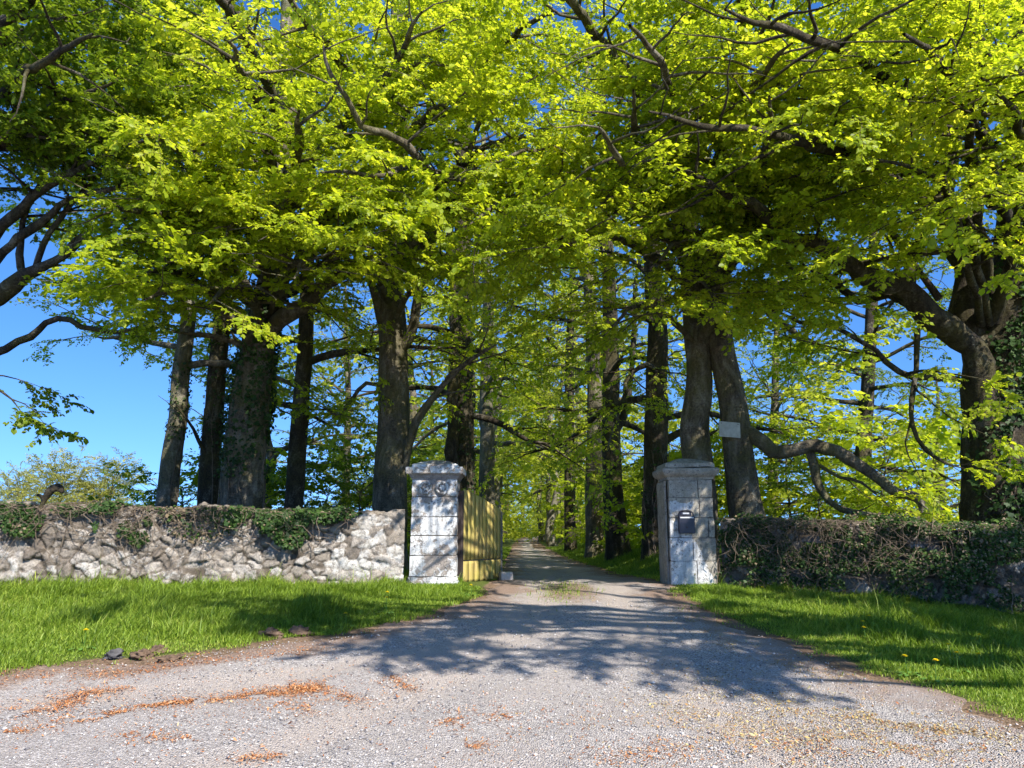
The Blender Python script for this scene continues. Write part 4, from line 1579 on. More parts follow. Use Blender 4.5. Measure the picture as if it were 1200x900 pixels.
def trunk_ivy(t, root, h0, h1, n, size=.06, thick=.10, az=None, spread=3.14, stems=8):
    """ivy climbing the trunk, a part of the tree."""
    r = t.r
    P = t.tp
    hh = P[:, 2] - P[0, 2]
    h = h0 + (h1 - h0) * r.random(n) ** .9
    a = r.uniform(-math.pi, math.pi, n) if az is None else az + r.normal(0, spread, n)
    c = np.column_stack([np.interp(h, hh, P[:, k]) for k in range(3)])
    rad = np.interp(h, hh, P[:, 3])
    q = np.column_stack([np.cos(a) * 1.5, np.sin(a) * 1.5, h])
    lump = np.clip(.5 + .9 * fbm(q, 1.1, t.seed, 3), 0, 1.6)
    kp = lump > .22
    nr = np.column_stack([np.cos(a), np.sin(a), a * 0 + .15])
    pos = c + nr * (rad + thick * lump * r.random(n) + .015)[:, None]
    mb = MB()
    leaves_on(pos[kp], nr[kp], size, mb)
    o = mb.build('ivy', M['ivy'], root)
    mb = MB()
    for k in range(stems):
        a0 = r.uniform(-math.pi, math.pi) if az is None else az + r.normal(0, spread)
        hs = np.linspace(.05, min(h1, r.uniform(2, 5)), 22)
        a_ = a0 + np.cumsum(r.normal(0, .1, 22))
        cc = np.column_stack([np.interp(hs, hh, P[:, j]) for j in range(3)])
        rr = np.interp(hs, hh, P[:, 3]) * (1 + .3 * np.exp(-hs / .45)) + .012
        V, Q = tube(cc + np.column_stack([np.cos(a_), np.sin(a_), a_ * 0]) * rr[:, None], np.linspace(.018, .008, 22), 5)
        mb.add(V, Q)
    mb.build('ivy_stems', M['vine'], o, True)


def px_path(ctrl, base):
    """control rows (px, py, Y, radius) -> local path rows x,y,z,r."""
    rows = []
    for a, b, Y, rad in ctrl:
        p = at(a, b, Y) - base
        rows.append((*p, rad))
    return np.array(rows)


def tree_root(name, label, px_, Y, group=None):
    x = at(px_, 600, Y)[0]
    z = float(terr(np.array([x]), np.array([Y]))[0])
    b = np.array([x, Y, z])
    return thing(name, label, 'tree', b, 0, group), b


AV = 'tall trees along the avenue'
FWD = -math.pi / 2
bo = np.array([0, 0, -.1])

# --- huge ivy-clad beech at the right edge
root, b = tree_root('beech_tree', 'huge beech at the right edge with twisting low limbs and an ivy covered trunk', 1176, 14.0)
t = Tree(1, SPR_HI, 1.)
t.slim = .82
tr = [(0, 0, -.25, .66)] + [tuple(r_) for r_ in px_path([(1170, 540, 14, .62), (1176, 470, 14, .58), (1186, 400, 14, .54), (1196, 300, 14.1, .48), (1204, 180, 14.2, .42), (1205, 60, 14.3, .36), (1200, -80, 14.4, .28), (1190, -300, 14.5, .16), (1185, -480, 14.6, .05)], b)]
t.trunk(tr, 24, .10, 1.3)
L = lambda c, **k: t.limb(smooth_path(px_path(c, b), .3), **k)
L([(1160, 520, 13.9, .40), (1142, 455, 13.75, .36), (1128, 415, 13.6, .31), (1090, 372, 13.3, .27), (1058, 335, 13.0, .24), (1008, 318, 12.5, .21), (965, 296, 12.0, .18), (925, 272, 11.4, .14), (880, 240, 10.8, .10), (830, 215, 10.2, .06), (780, 195, 9.7, .02)], leafy=.38, sides=14)
L([(1160, 430, 14.1, .36), (1135, 370, 14.1, .33), (1118, 300, 14.2, .27), (1108, 230, 14.2, .23), (1118, 150, 14.0, .18), (1128, 60, 13.6, .13), (1120, -40, 13., .06)], leafy=.5, sides=14)
L([(1062, 345, 13.05, .17), (1066, 310, 13.1, .15), (1080, 280, 13.0, .12), (1100, 220, 12.6, .08), (1110, 150, 12.0, .03)], leafy=.3)
L([(1122, 445, 13.7, .10), (1098, 440, 13.5, .085), (1074, 436, 13.3, .07), (1040, 425, 13.1, .06), (1010, 402, 13.0, .055), (975, 382, 12.9, .048), (940, 375, 12.8, .04), (905, 362, 12.6, .02)], leafy=.3, density=.8, sec_len=.9, droop=.03)
L([(1075, 385, 13.2, .08), (1074, 430, 13.1, .06), (1068, 468, 13.0, .055), (1072, 498, 12.9, .05), (1088, 528, 12.9, .04), (1110, 542, 12.9, .03), (1128, 548, 12.9, .012)], leafy=.35, density=.4, sec_len=.6, droop=.03)
L([(1085, 368, 13.4, .11), (1040, 345, 13.8, .10), (1005, 352, 14.2, .09), (970, 325, 14.5, .09), (938, 330, 14.8, .075), (915, 295, 15, .05), (880, 280, 15.3, .02)], leafy=.3, density=.9, sec_len=1.0, droop=.03)
L([(1150, 300, 13.9, .16), (1080, 230, 12.5, .13), (1010, 190, 11.0, .10), (930, 165, 9.6, .075), (840, 150, 8.5, .05), (760, 130, 7.7, .015)], leafy=.3, density=1.15)
L([(1165, 240, 13.9, .15), (1100, 150, 11.8, .12), (1020, 80, 9.8, .09), (930, 40, 8.3, .06), (850, 10, 7.2, .02)], leafy=.25, density=1.15)
L([(1180, 260, 13.9, .15), (1160, 190, 12.2, .12), (1130, 130, 10.4, .09), (1100, 70, 8.8, .06), (1060, 40, 7.6, .02)], leafy=.25, density=1.15)
L([(1195, 300, 13.9, .15), (1210, 230, 12.2, .12), (1200, 170, 10.6, .09), (1180, 120, 9.2, .05), (1150, 90, 8.2, .02)], leafy=.25, density=1.1)
L([(1190, 160, 14, .15), (1120, 20, 11.2, .12), (1000, -100, 9.0, .09), (900, -190, 7.5, .06), (800, -260, 6.2, .02)], leafy=.25)
for c in ([(1160, 330, 13.8, .09), (1060, 180, 12.2, .07), (980, 120, 11, .045), (910, 100, 10.2, .015)], [(1180, 260, 13.8, .09), (1150, 130, 12.4, .07), (1090, 60, 11.4, .045), (1020, 30, 10.6, .015)], [(1190, 230, 13.8, .09), (1180, 120, 11.6, .07), (1150, 50, 10.4, .045), (1110, 20, 9.6, .015)], [(1100, 350, 13.4, .09), (1000, 210, 12.2, .07), (900, 140, 11.2, .045), (820, 110, 10.4, .015)], [(1160, 380, 13.8, .10), (1130, 250, 11.5, .08), (1080, 200, 10, .05), (1030, 190, 9.2, .015)], [(1150, 380, 13.8, .10), (1130, 290, 12, .08), (1105, 240, 10.6, .05), (1075, 245, 9.6, .015)], [(1170, 350, 13.8, .10), (1190, 280, 12, .08), (1195, 230, 10.6, .05), (1185, 240, 9.6, .015)]):
    L(c, leafy=.3, density=1.15)
for tgt, z0 in (((8.8, 7.9, 7.4), 5.0), ((6.0, 8.6, 7.2), 5.6)):
    e0 = np.array([0.1, -.2, z0]); e1 = np.array(tgt) - b
    mid = e0 + (e1 - e0) * .5 + np.array([t.r.normal(0, .5), t.r.normal(0, .4), 1.0])
    t.limb(smooth_path(np.array([(*e0, .16), (*(e0 + (mid - e0) * .5 + [0, 0, .35]), .13), (*mid, .10), (*(mid + (e1 - mid) * .55 + [0, 0, .2]), .06), (*e1, .015)]), .3), leafy=.3, density=1.0)
t.auto(8, 7, 17, 6.5, 3.5, elev=(.25, 1.1))
t.auto(4, 6, 11, 7, 6, az0=math.pi * .9, spread=.6, elev=(.2, .6))
t.finish(root, M['bark_dark'], M['beech'])
trunk_ivy(t, root, .0, 7.5, 7500, .075, .16, az=-1.0, spread=.9, stems=14)

# --- double beech with the sign, behind the grey pillar
root, b = tree_root('beech_tree', 'twin stemmed beech behind the grey pillar with a blank board on its right stem', 836, 15.2)
t = Tree(2, SPR_HI, .95)
t.trunk([(-.3, 0, -.25, .33)] + [tuple(r_) for r_ in px_path([(820, 560, 15.2, .31), (814, 500, 15.2, .30), (820, 430, 15.2, .27), (812, 330, 15.3, .25), (804, 200, 15.5, .21), (800, 40, 15.7, .17), (795, -150, 16, .12), (792, -330, 16, .04)], b)], 18, .09)
P2_ = smooth_path(px_path([(880, 630, 15.0, .40), (872, 590, 15.0, .33), (867, 545, 15.0, .30), (860, 480, 15.0, .285), (847, 415, 15.05, .26), (840, 340, 15.0, .22), (842, 240, 14.7, .2), (860, 120, 14.2, .14), (870, 0, 13.8, .05)], b), .25)
V, Q = tube(P2_[:, :3], P2_[:, 3], 18, lump=.09, seed=8)
t.wood.add(V, Q)
L = lambda c, **k: t.limb(smooth_path(px_path(c, b), .25), **k)
L([(866, 498, 15.0, .17), (884, 512, 14.8, .155), (908, 523, 14.6, .14), (935, 527, 14.4, .13), (962, 524, 14.2, .125), (985, 530, 14.1, .115), (1008, 540, 14.0, .105), (1030, 562, 13.9, .095), (1050, 580, 13.8, .085), (1068, 583, 13.8, .075), (1078, 600, 13.8, .05), (1083, 618, 13.8, .03)], leafy=.75, density=.15, sec_len=.3, sides=12)
L([(948, 526, 14.3, .09), (955, 548, 14.3, .085), (960, 572, 14.3, .08), (975, 588, 14.2, .07), (1000, 600, 14.1, .05), (1030, 604, 14.0, .02)], leafy=.55, density=.3, sec_len=.4)
L([(960, 545, 14.3, .035), (985, 560, 14.2, .03), (1010, 565, 14.1, .025), (1040, 590, 14., .012)], leafy=.3, density=.25, sec_len=.4)
L([(822, 400, 15.1, .14), (850, 320, 13.5, .12), (880, 240, 11.8, .09), (900, 170, 10.3, .06), (900, 110, 9.2, .02)], leafy=.3)
L([(815, 330, 15.2, .14), (780, 270, 13.2, .11), (750, 225, 11.4, .08), (725, 185, 9.8, .05), (700, 150, 8.6, .02)], leafy=.3, density=1.1)
L([(812, 280, 15.2, .14), (800, 200, 13, .11), (790, 130, 11, .08), (770, 70, 9.2, .05), (740, 30, 8, .02)], leafy=.3, density=1.1)
L([(836, 300, 14.9, .13), (900, 230, 13.8, .10), (960, 200, 12.8, .07), (1010, 170, 12, .02)], leafy=.3)
L([(808, 180, 15.4, .13), (720, 70, 12.6, .11), (660, -10, 10.2, .08), (610, -80, 8.4, .05), (580, -110, 7.4, .02)], leafy=.25)
L([(860, 120, 14.2, .12), (870, 20, 11.5, .1), (860, -70, 9.4, .07), (840, -150, 7.8, .03)], leafy=.25)
for c in ([(810, 335, 15.2, .10), (745, 288, 13.1, .08), (692, 275, 11.5, .05), (650, 295, 10.5, .015)], [(810, 300, 15.2, .10), (768, 252, 13.1, .08), (722, 232, 11.4, .05), (690, 246, 10.4, .015)], [(842, 330, 15, .10), (878, 280, 13.3, .08), (900, 255, 11.9, .05), (905, 282, 10.9, .015)],
          [(812, 340, 15.2, .10), (800, 300, 13.2, .08), (790, 285, 11.8, .05), (770, 305, 10.8, .015)], [(812, 400, 15.2, .08), (780, 370, 13.8, .06), (745, 360, 12.8, .04), (715, 385, 12.0, .012)], [(845, 400, 15., .08), (870, 350, 13.8, .06), (905, 335, 12.8, .04), (935, 350, 12.0, .012)], [(812, 380, 15.2, .08), (805, 340, 13.8, .06), (820, 330, 12.6, .04), (835, 350, 11.6, .012)], [(842, 300, 15, .10), (850, 230, 13.1, .08), (850, 190, 11.5, .05), (835, 196, 10.4, .015)], [(806, 260, 15.2, .10), (720, 200, 13.1, .08), (640, 175, 11.5, .05), (585, 190, 10.5, .015)], [(806, 290, 15.2, .10), (700, 235, 13.1, .08), (610, 230, 11.6, .05), (550, 262, 10.9, .015)]):
    L(c, leafy=.3, density=1.0)
for tgt, z0 in (((1.6, 8.8, 7.2), 6.2), ((3.6, 8.4, 7.6), 6.6)):
    e0 = np.array([0.1, -.2, z0]); e1 = np.array(tgt) - b
    mid = e0 + (e1 - e0) * .5 + np.array([t.r.normal(0, .5), t.r.normal(0, .4), .9])
    t.limb(smooth_path(np.array([(*e0, .15), (*(e0 + (mid - e0) * .5 + [0, 0, .35]), .12), (*mid, .09), (*(mid + (e1 - mid) * .55 + [0, 0, .2]), .05), (*e1, .015)]), .3), leafy=.3, density=1.0)
t.auto(10, 6, 16, 6.5, 3.5, elev=(.2, 1.0))
t.finish(root, M['bark'], M['beech'])

# blank board nailed to the right stem
sb = at(855, 503.5, 14.58)
sg = thing('sign_board', 'blank pale grey board nailed to the beech stem behind the grey pillar', 'sign', sb)
sg.rotation_euler = (R(-6), R(4), R(6))
rbox('board', -.215, .215, -.012, .012, -.155, .155, M['board'], sg, .004)
for x in (-.17, .17):
    rbox('nail', x - .008, x + .008, -.018, -.0125, .11, .126, M['iron'], sg, .003)

# --- beech left of the white pillar
root, b = tree_root('beech_tree', 'tall straight beech rising just left of the white pillar', 456, 17.0)
t = Tree(3, SPR_HI, .95)
t.trunk([(0, 0, -.25, .40)] + [tuple(r_) for r_ in px_path([(457, 560, 17, .385), (461, 500, 17, .37), (461, 410, 17, .34), (457, 330, 17, .31), (462, 220, 17, .27), (466, 80, 17, .22), (468, -80, 17, .15), (470, -280, 17, .04)], b)], 18, .07, 1.3)
L = lambda c, **k: t.limb(smooth_path(px_path(c, b), .25), **k)
L([(474, 548, 16.9, .10), (484, 508, 16.6, .09), (505, 470, 16.3, .075), (527, 445, 16, .06), (550, 425, 15.6, .045), (580, 405, 15.2, .02)], leafy=.45, density=.6, sec_len=.8)
L([(464, 415, 17, .13), (480, 395, 16.8, .11), (490, 362, 16.6, .095), (496, 325, 16.4, .08), (505, 280, 16., .06), (520, 230, 15.5, .02)], leafy=.5, density=.5, sec_len=.7)
L([(456, 400, 17, .12), (444, 370, 16.8, .10), (438, 335, 16.6, .09), (425, 300, 16.2, .07), (410, 260, 15.8, .02)], leafy=.5, density=.5, sec_len=.7)
L([(452, 455, 16.9, .05), (430, 450, 16.8, .045), (412, 470, 16.8, .04), (395, 488, 16.7, .03), (380, 478, 16.6, .012)], leafy=.4, density=.3, sec_len=.4)
# pale sinuous forward limb
L([(462, 330, 16.9, .15), (490, 290, 15.6, .14), (520, 255, 14.2, .13), (545, 222, 13.0, .115), (536, 210, 12.4, .105), (512, 206, 11.8, .095), (495, 192, 11.3, .085), (476, 168, 10.9, .075), (452, 156, 10.5, .062), (425, 146, 10.1, .05), (402, 118, 9.7, .042), (388, 85, 9.4, .034), (375, 50, 9.1, .015)], leafy=.35, density=.62, sec_len=.75, sides=12)
L([(505, 200, 11.6, .055), (480, 194, 11.3, .05), (460, 202, 11.1, .045), (432, 206, 10.9, .04), (405, 202, 10.7, .032), (375, 204, 10.5, .014)], leafy=.45, density=.5, sec_len=.6)
L([(545, 222, 13.0, .09), (555, 190, 12.6, .08), (548, 178, 12.3, .06), (560, 150, 11.9, .04), (580, 110, 11.3, .015)], leafy=.35, density=.7, sec_len=.8)
L([(462, 220, 16.9, .14), (430, 130, 14.6, .11), (390, 60, 12.6, .08), (340, 0, 11, .05), (300, -40, 10, .02)], leafy=.3)
L([(466, 120, 16.9, .13), (520, 20, 14.2, .1), (560, -50, 12, .07), (590, -110, 10.4, .02)], leafy=.3)
L([(464, 180, 16.9, .13), (540, 100, 14.6, .1), (600, 40, 12.8, .07), (650, 10, 11.6, .02)], leafy=.3)
for c in ([(460, 380, 17, .08), (490, 335, 15.2, .06), (530, 315, 14, .04), (565, 335, 13.2, .012)], [(458, 360, 17, .08), (440, 325, 15.4, .06), (415, 315, 14.4, .04), (395, 335, 13.6, .012)], [(460, 320, 17, .10), (500, 262, 14.6, .08), (555, 240, 12.7, .05), (600, 255, 11.4, .015)], [(462, 300, 17, .10), (520, 215, 14.2, .08), (580, 165, 12.2, .05), (625, 160, 11, .015)], [(463, 260, 17, .10), (470, 190, 14.2, .08), (500, 135, 12, .05), (520, 120, 10.8, .015)]):
    L(c, leafy=.3, density=1.0)
t.auto(9, 8, 17, 5.5, 3, elev=(.25, 1.0))
t.finish(root, M['bark'], M['beech'])

# --- ivy trunk left group
root, b = tree_root('beech_tree', 'stout leaning beech with ivy and hanging stems, second from the gate behind the pale wall', 281, 15.8)
t = Tree(4, SPR_HI, .98)
t.trunk([(0, 0, -.25, .48)] + [tuple(r_) for r_ in px_path([(285, 555, 15.8, .44), (290, 490, 15.8, .40), (300, 420, 15.75, .37), (312, 360, 15.7, .34), (326, 290, 15.6, .29), (335, 180, 15.6, .24), (338, 40, 15.7, .18), (340, -160, 15.8, .07), (340, -260, 15.8, .03)], b)], 18, .12, 1.25)
L = lambda c, **k: t.limb(smooth_path(px_path(c, b), .25), **k)
L([(308, 395, 15.7, .19), (335, 372, 15.3, .17), (365, 352, 14.9, .155), (392, 330, 14.5, .14), (418, 314, 14.2, .12), (450, 305, 13.8, .09), (485, 280, 13.4, .06), (520, 265, 13, .02)], leafy=.5, density=.8, sides=12)
L([(318, 330, 15.6, .16), (270, 290, 14.2, .13), (225, 262, 12.8, .10), (180, 250, 11.6, .07), (140, 246, 10.8, .025)], leafy=.22, density=1.2)
L([(322, 300, 15.6, .16), (290, 245, 13.8, .13), (250, 200, 12.2, .10), (205, 170, 10.8, .07), (165, 155, 9.8, .02)], leafy=.22, density=1.2)
L([(320, 310, 15.6, .15), (335, 250, 13.8, .13), (345, 205, 12.2, .10), (350, 165, 10.8, .07), (352, 130, 9.8, .02)], leafy=.22, density=1.25)
L([(325, 280, 15.6, .15), (320, 200, 13.6, .13), (305, 135, 11.8, .10), (285, 85, 10.2, .06), (268, 50, 9.2, .02)], leafy=.22, density=1.2)
L([(312, 370, 15.6, .11), (275, 340, 14.6, .09), (235, 322, 13.6, .07), (195, 318, 12.8, .05), (155, 325, 12.2, .02)], leafy=.25, density=1.0, sec_len=.8)
L([(318, 340, 15.6, .12), (345, 310, 14.4, .1), (375, 290, 13.2, .07), (395, 280, 12.2, .04), (410, 275, 11.6, .02)], leafy=.25, density=1.1, sec_len=.8)
L([(330, 220, 15.6, .14), (400, 150, 13.6, .11), (450, 90, 11.8, .08), (480, 40, 10.6, .04), (495, 10, 9.8, .02)], leafy=.25, density=1.1)
L([(335, 160, 15.6, .14), (290, 50, 13, .1), (240, -20, 11, .07), (200, -70, 9.6, .02)], leafy=.25)
L([(300, 410, 15.7, .09), (270, 400, 15.4, .07), (240, 395, 15.1, .05), (205, 390, 14.8, .02)], leafy=.25, density=.7, sec_len=.6)
for c in ([(300, 400, 15.7, .10), (262, 352, 13.6, .08), (215, 338, 11.9, .05), (168, 350, 10.7, .015)], [(308, 390, 15.7, .10), (292, 345, 13.7, .08), (270, 338, 12.1, .05), (243, 358, 10.9, .015)],
          [(318, 370, 15.6, .10), (338, 318, 13.8, .08), (352, 305, 12.3, .05), (345, 330, 11.1, .015)], [(322, 350, 15.6, .10), (390, 300, 13.4, .08), (425, 290, 12.1, .05), (440, 312, 11.2, .015)],
          [(300, 410, 15.7, .10), (240, 335, 13.5, .08), (190, 318, 12.0, .05), (158, 335, 11.2, .015)], [(318, 350, 15.6, .10), (300, 290, 13.5, .08), (280, 262, 11.8, .05), (265, 275, 10.5, .015)],
          [(318, 350, 15.6, .10), (375, 260, 13.5, .08), (395, 225, 11.8, .05), (405, 235, 10.6, .015)], [(310, 370, 15.6, .10), (250, 280, 13.5, .08), (205, 232, 11.8, .05), (180, 236, 10.6, .015)]):
    L(c, leafy=.3, density=1.05)
t.auto(7, 8, 14, 5.0, 3, elev=(.3, 1.0))
t.finish(root, M['bark'], M['beech'])
trunk_ivy(t, root, 2.2, 6.5, 3600, .07, .14, az=None, stems=12)

# --- big tree whose trunk stands off the left edge
root, b = tree_root('beech_tree', 'dark limbed beech reaching in from beyond the left edge above the wall', -150, 13.6)
t = Tree(5, SPR_HI, 1.)
t.slim = .72
t.trunk([(0, 0, -.25, .62)] + [tuple(r_) for r_ in px_path([(-145, 520, 13.6, .56), (-130, 400, 13.5, .52), (-120, 250, 13.4, .42), (-110, 80, 13.3, .32), (-100, -120, 13.2, .2), (-95, -350, 13.2, .05)], b)], 18, .1, 1.3)
L = lambda c, **k: t.limb(smooth_path(px_path(c, b), .25), **k)
L([(-130, 450, 13.5, .28), (-70, 400, 13.2, .25), (-15, 358, 12.9, .22), (28, 330, 12.7, .17), (52, 312, 12.6, .12), (80, 300, 12.5, .085), (100, 280, 12.4, .07), (130, 262, 12.3, .06), (165, 250, 12.1, .02)], leafy=.62, density=.5, sec_len=.7, sides=12)
L([(28, 328, 12.7, .10), (22, 298, 12.7, .085), (28, 262, 12.7, .08), (42, 225, 12.6, .07), (55, 180, 12.4, .05), (75, 130, 12., .02)], leafy=.5, density=.7, sec_len=.7)
L([(40, 320, 12.65, .085), (52, 285, 12.6, .07), (72, 255, 12.5, .065), (95, 225, 12.3, .05), (125, 195, 12., .02)], leafy=.5, density=.7, sec_len=.7)
L([(-60, 392, 13.1, .16), (-20, 320, 12.9, .13), (10, 285, 12.7, .11), (50, 262, 12.5, .09), (85, 235, 12.2, .07), (130, 222, 11.9, .07), (180, 215, 11.5, .02)], leafy=.5, density=.6, sec_len=.8, sides=10)
L([(-70, 320, 13.2, .2), (-10, 275, 12.8, .16), (35, 232, 12.3, .13), (80, 205, 11.8, .10), (130, 180, 11.2, .05), (170, 165, 10.8, .02)], leafy=.35, density=.9, sec_len=.9)
L([(-90, 470, 13.4, .16), (-40, 432, 13.2, .14), (0, 408, 13, .10), (30, 392, 12.9, .09), (52, 380, 12.8, .085), (80, 378, 12.7, .065), (105, 384, 12.6, .055), (135, 388, 12.5, .05), (165, 380, 12.4, .015)], leafy=.88, density=.15, sec_len=.25, sides=12)
L([(-120, 440, 13.5, .10), (-70, 430, 13, .08), (-30, 440, 12.5, .05), (0, 460, 12.2, .03), (25, 480, 12., .01)], leafy=.6, density=.55, sec_len=.45, droop=.04)
L([(-115, 280, 13.4, .18), (-60, 180, 12, .14), (0, 110, 10.6, .11), (60, 70, 9.4, .08), (110, 40, 8.5, .02)], leafy=.25, density=1.1)
L([(-112, 220, 13.4, .18), (-50, 100, 11.6, .14), (20, 10, 9.8, .11), (80, -50, 8.6, .07), (140, -90, 7.8, .02)], leafy=.25)
L([(-118, 300, 13.4, .17), (-60, 220, 12.4, .14), (0, 165, 11.6, .11), (70, 125, 10.8, .08), (140, 95, 10.2, .02)], leafy=.25, density=1.1)
L([(-105, 150, 13.3, .15), (0, 20, 12.4, .12), (90, -20, 11.6, .09), (170, -50, 11, .02)], leafy=.25, density=1.1)
for c in ([(-110, 180, 13.3, .10), (-20, 130, 12.8, .08), (60, 100, 12.4, .05), (130, 110, 12, .015)], [(-110, 120, 13.3, .10), (-30, 60, 12.4, .08), (50, 30, 11.6, .05), (120, 30, 11, .015)], [(-112, 240, 13.3, .10), (-30, 190, 12.2, .08), (30, 160, 11.4, .05), (90, 170, 10.8, .015)],
          [(-105, 100, 13.3, .10), (20, 50, 13.6, .08), (120, 60, 14, .05), (200, 80, 14.4, .015)], [(-105, 60, 13.3, .10), (0, -20, 12.8, .08), (100, -20, 12.4, .05), (180, 10, 12, .015)], [(-110, 160, 13.3, .10), (0, 140, 14, .08), (100, 130, 14.5, .05), (190, 140, 15, .015)]):
    L(c, leafy=.3, density=1.1)
L([(-110, 200, 13.3, .15), (0, 90, 13.2, .12), (90, 50, 13.2, .09), (180, 20, 13.2, .02)], leafy=.25, density=1.1)
t.auto(7, 8, 16, 6, 3, elev=(.2, 1.0))
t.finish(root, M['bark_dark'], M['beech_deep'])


# --- unseen tree added off the right edge, boughs aimed to shade verge and drive
b = np.array([11.8, 1.4, float(terr(np.array([11.8]), np.array([1.4]))[0])])
root = thing('beech_tree', 'unseen beech added off the right edge to shade the right verge', 'tree', b)
t = Tree(6, SPR_HI, .40, 1.0)
t.prune = b
t.trunk([(0, 0, -.3, .5), (.1, 0, 2, .44), (0, .1, 5, .38), (-.1, 0, 8, .3), (.1, .1, 12, .18), (0, 0, 15.5, .03)], 18, .09)
for tgt, z0 in (((4.6, 3.5, 6.2), 4.6), ((3.2, 4.0, 6.5), 5.4), ((6.2, 3.1, 6.2), 4.4), ((7.8, 3.8, 6.2), 4.2), ((9.4, 4.8, 6.2), 4.2), ((8.8, 5.7, 6.0), 4.6), ((10.8, 4.3, 6.4), 5), ((6.8, 4.5, 5.7), 4.0), ((2.2, 4.7, 7.0), 6.0), ((10.4, 6.6, 6.4), 5), ((5.2, 4.6, 7.2), 6.2), ((1.6, 4.2, 8.6), 7.4), ((2.8, 3.2, 8.8), 7.6), ((.4, 4.4, 8.8), 8.0), ((8.6, 8.0, 6.6), 4.8), ((9.8, 8.2, 6.4), 4.6), ((10.8, 7.4, 6.6), 4.6), ((7.4, 7.6, 7.2), 5.2), ((11.8, 8.8, 6.6), 5.0), ((9.0, 6.8, 6.0), 4.2), ((.9, 4.5, 8.4), 7.4), ((2.3, 3.7, 8.6), 7.6), ((1.3, 5.4, 9.2), 8.2), ((-.2, 4.9, 8.8), 8.2), ((3.0, 4.6, 9.0), 8.0), ((6.2, 8.0, 7.2), 5.8), ((5.3, 8.0, 8.0), 6.6), ((4.7, 7.6, 8.6), 7.4)):
    e0 = np.array([0, .1, z0]); e1 = np.array(tgt) - b - np.array([.1, 1.1, 0])
    mid = e0 + (e1 - e0) * .5 + np.array([t.r.normal(0, .3), t.r.normal(0, .4), .7])
    t.limb(smooth_path(np.array([(*e0, .13), (*mid, .08), (*e1, .015)]), .3), leafy=.2, density=2.2 if tgt[0] < 3.1 else 1.25)
t.auto(6, 6, 13, 5, 3, az0=-.4, spread=1.4, elev=(.3, 1.))
t.finish(root, M['bark'], M['beech'])

# --- middle-distance trees with their own trunks
def mid_tree(name, label, ctrl, bark, leaf, seed, nl=11, h0=5, h1=15, len0=5, len1=2.5, density=.8, group=None, extra=(), sprays=SPR_MID, lump=.07, ivy=None, az0=None, spread=3.14, name2=None, elev=(.1, .95)):
    px0, Y0 = ctrl[0][0], ctrl[0][1]
    root, b = tree_root(name, label, px0, Y0, group)
    t = Tree(seed, sprays, density, 1.1)
    t.trunk([(0, 0, -.25, ctrl[0][2])] + [tuple(q) for q in px_path([(c[0], c[1], c[2], c[3]) for c in ctrl[1:]], b)], 14, lump)
    for c, kw in extra:
        t.limb(smooth_path(px_path(c, b), .3), **kw)
    t.auto(nl, h0, h1, len0, len1, az0=az0, spread=spread, elev=elev, density=1., r0=.09)
    t.finish(root, bark, leaf)
    if ivy: trunk_ivy(t, root, *ivy)
    return root, t


LG = 'trunks behind the pale wall'
mid_tree('beech_tree', 'pale leaning trunk, first of the group behind the pale wall', [(192, 18, .25), (200, 540, 18, .235), (207, 490, 18, .22), (214, 430, 18, .205), (219, 380, 18, .19), (226, 280, 18, .16), (230, 120, 18, .12), (232, -60, 18, .04)],
         M['bark_pale'], M['beech'], 31, 10, 4.5, 12, 4, 2.4, 0.9, LG, ivy=(3.2, 5.2, 500, .06, .08))
mid_tree('beech_tree', 'straight dark trunk right of the pale leaning one behind the wall', [(244, 18.4, .25), (248, 520, 18.4, .24), (256, 420, 18.4, .22), (262, 330, 18.4, .19), (266, 180, 18.4, .14), (268, -20, 18.4, .05)],
         M['bark_dark'], M['beech'], 32, 10, 4, 12, 4.5, 2.4, .8, LG, extra=[([(246, 545, 18.3, .06), (232, 515, 18, .05), (220, 490, 17.8, .03), (205, 470, 17.6, .01)], dict(leafy=.4, density=.4, sec_len=.5))], ivy=(3., 7, 700, .06, .08))
mid_tree('beech_tree', 'thin crooked brown trunk between the ivy beech and the slim dark trunk', [(312, 23, .17), (313, 570, 23, .16), (318, 540, 23, .14), (311, 505, 23, .13), (320, 460, 23, .12), (318, 400, 23, .10), (322, 300, 23, .07), (325, 160, 23, .03)],
         M['bark_pale'], M['beech_far'], 33, 9, 3, 11, 3.6, 2, .6, LG, extra=[([(315, 545, 23, .08), (328, 528, 22.6, .07), (345, 518, 22.3, .05), (362, 500, 22, .03), (385, 490, 21.6, .01)], dict(leafy=.5, density=.3, sec_len=.5))])
mid_tree('beech_tree', 'slim straight dark trunk nearest the gate behind the ivy topped wall', [(344, 18, .225), (347, 540, 18, .215), (353, 460, 18, .20), (358, 400, 18, .19), (362, 300, 18, .16), (366, 140, 18, .11), (368, -40, 18, .04)],
         M['bark_dark'], M['beech'], 34, 10, 5, 12, 4.5, 2.4, .8, LG)
mid_tree('beech_tree', 'thick dark double trunk standing directly behind the white pillar', [(540, 22, .40), (541, 500, 22, .36), (540, 420, 22, .34), (541, 330, 22, .3), (544, 200, 22, .24), (546, 40, 22, .16), (548, -120, 22, .05)],
         M['bark_dark'], M['beech'], 35, 16, 4.3, 15, 5.0, 3, .8, AV, elev=(.06, .95),
         extra=[([(538, 600, 21.6, .22), (531, 540, 21.6, .2), (529, 450, 21.6, .17), (532, 360, 21.6, .15), (525, 250, 21.4, .1), (515, 130, 21.2, .03)], dict(leafy=.6, density=.7, sides=12))], ivy=(2, 8, 900, .07, .1))
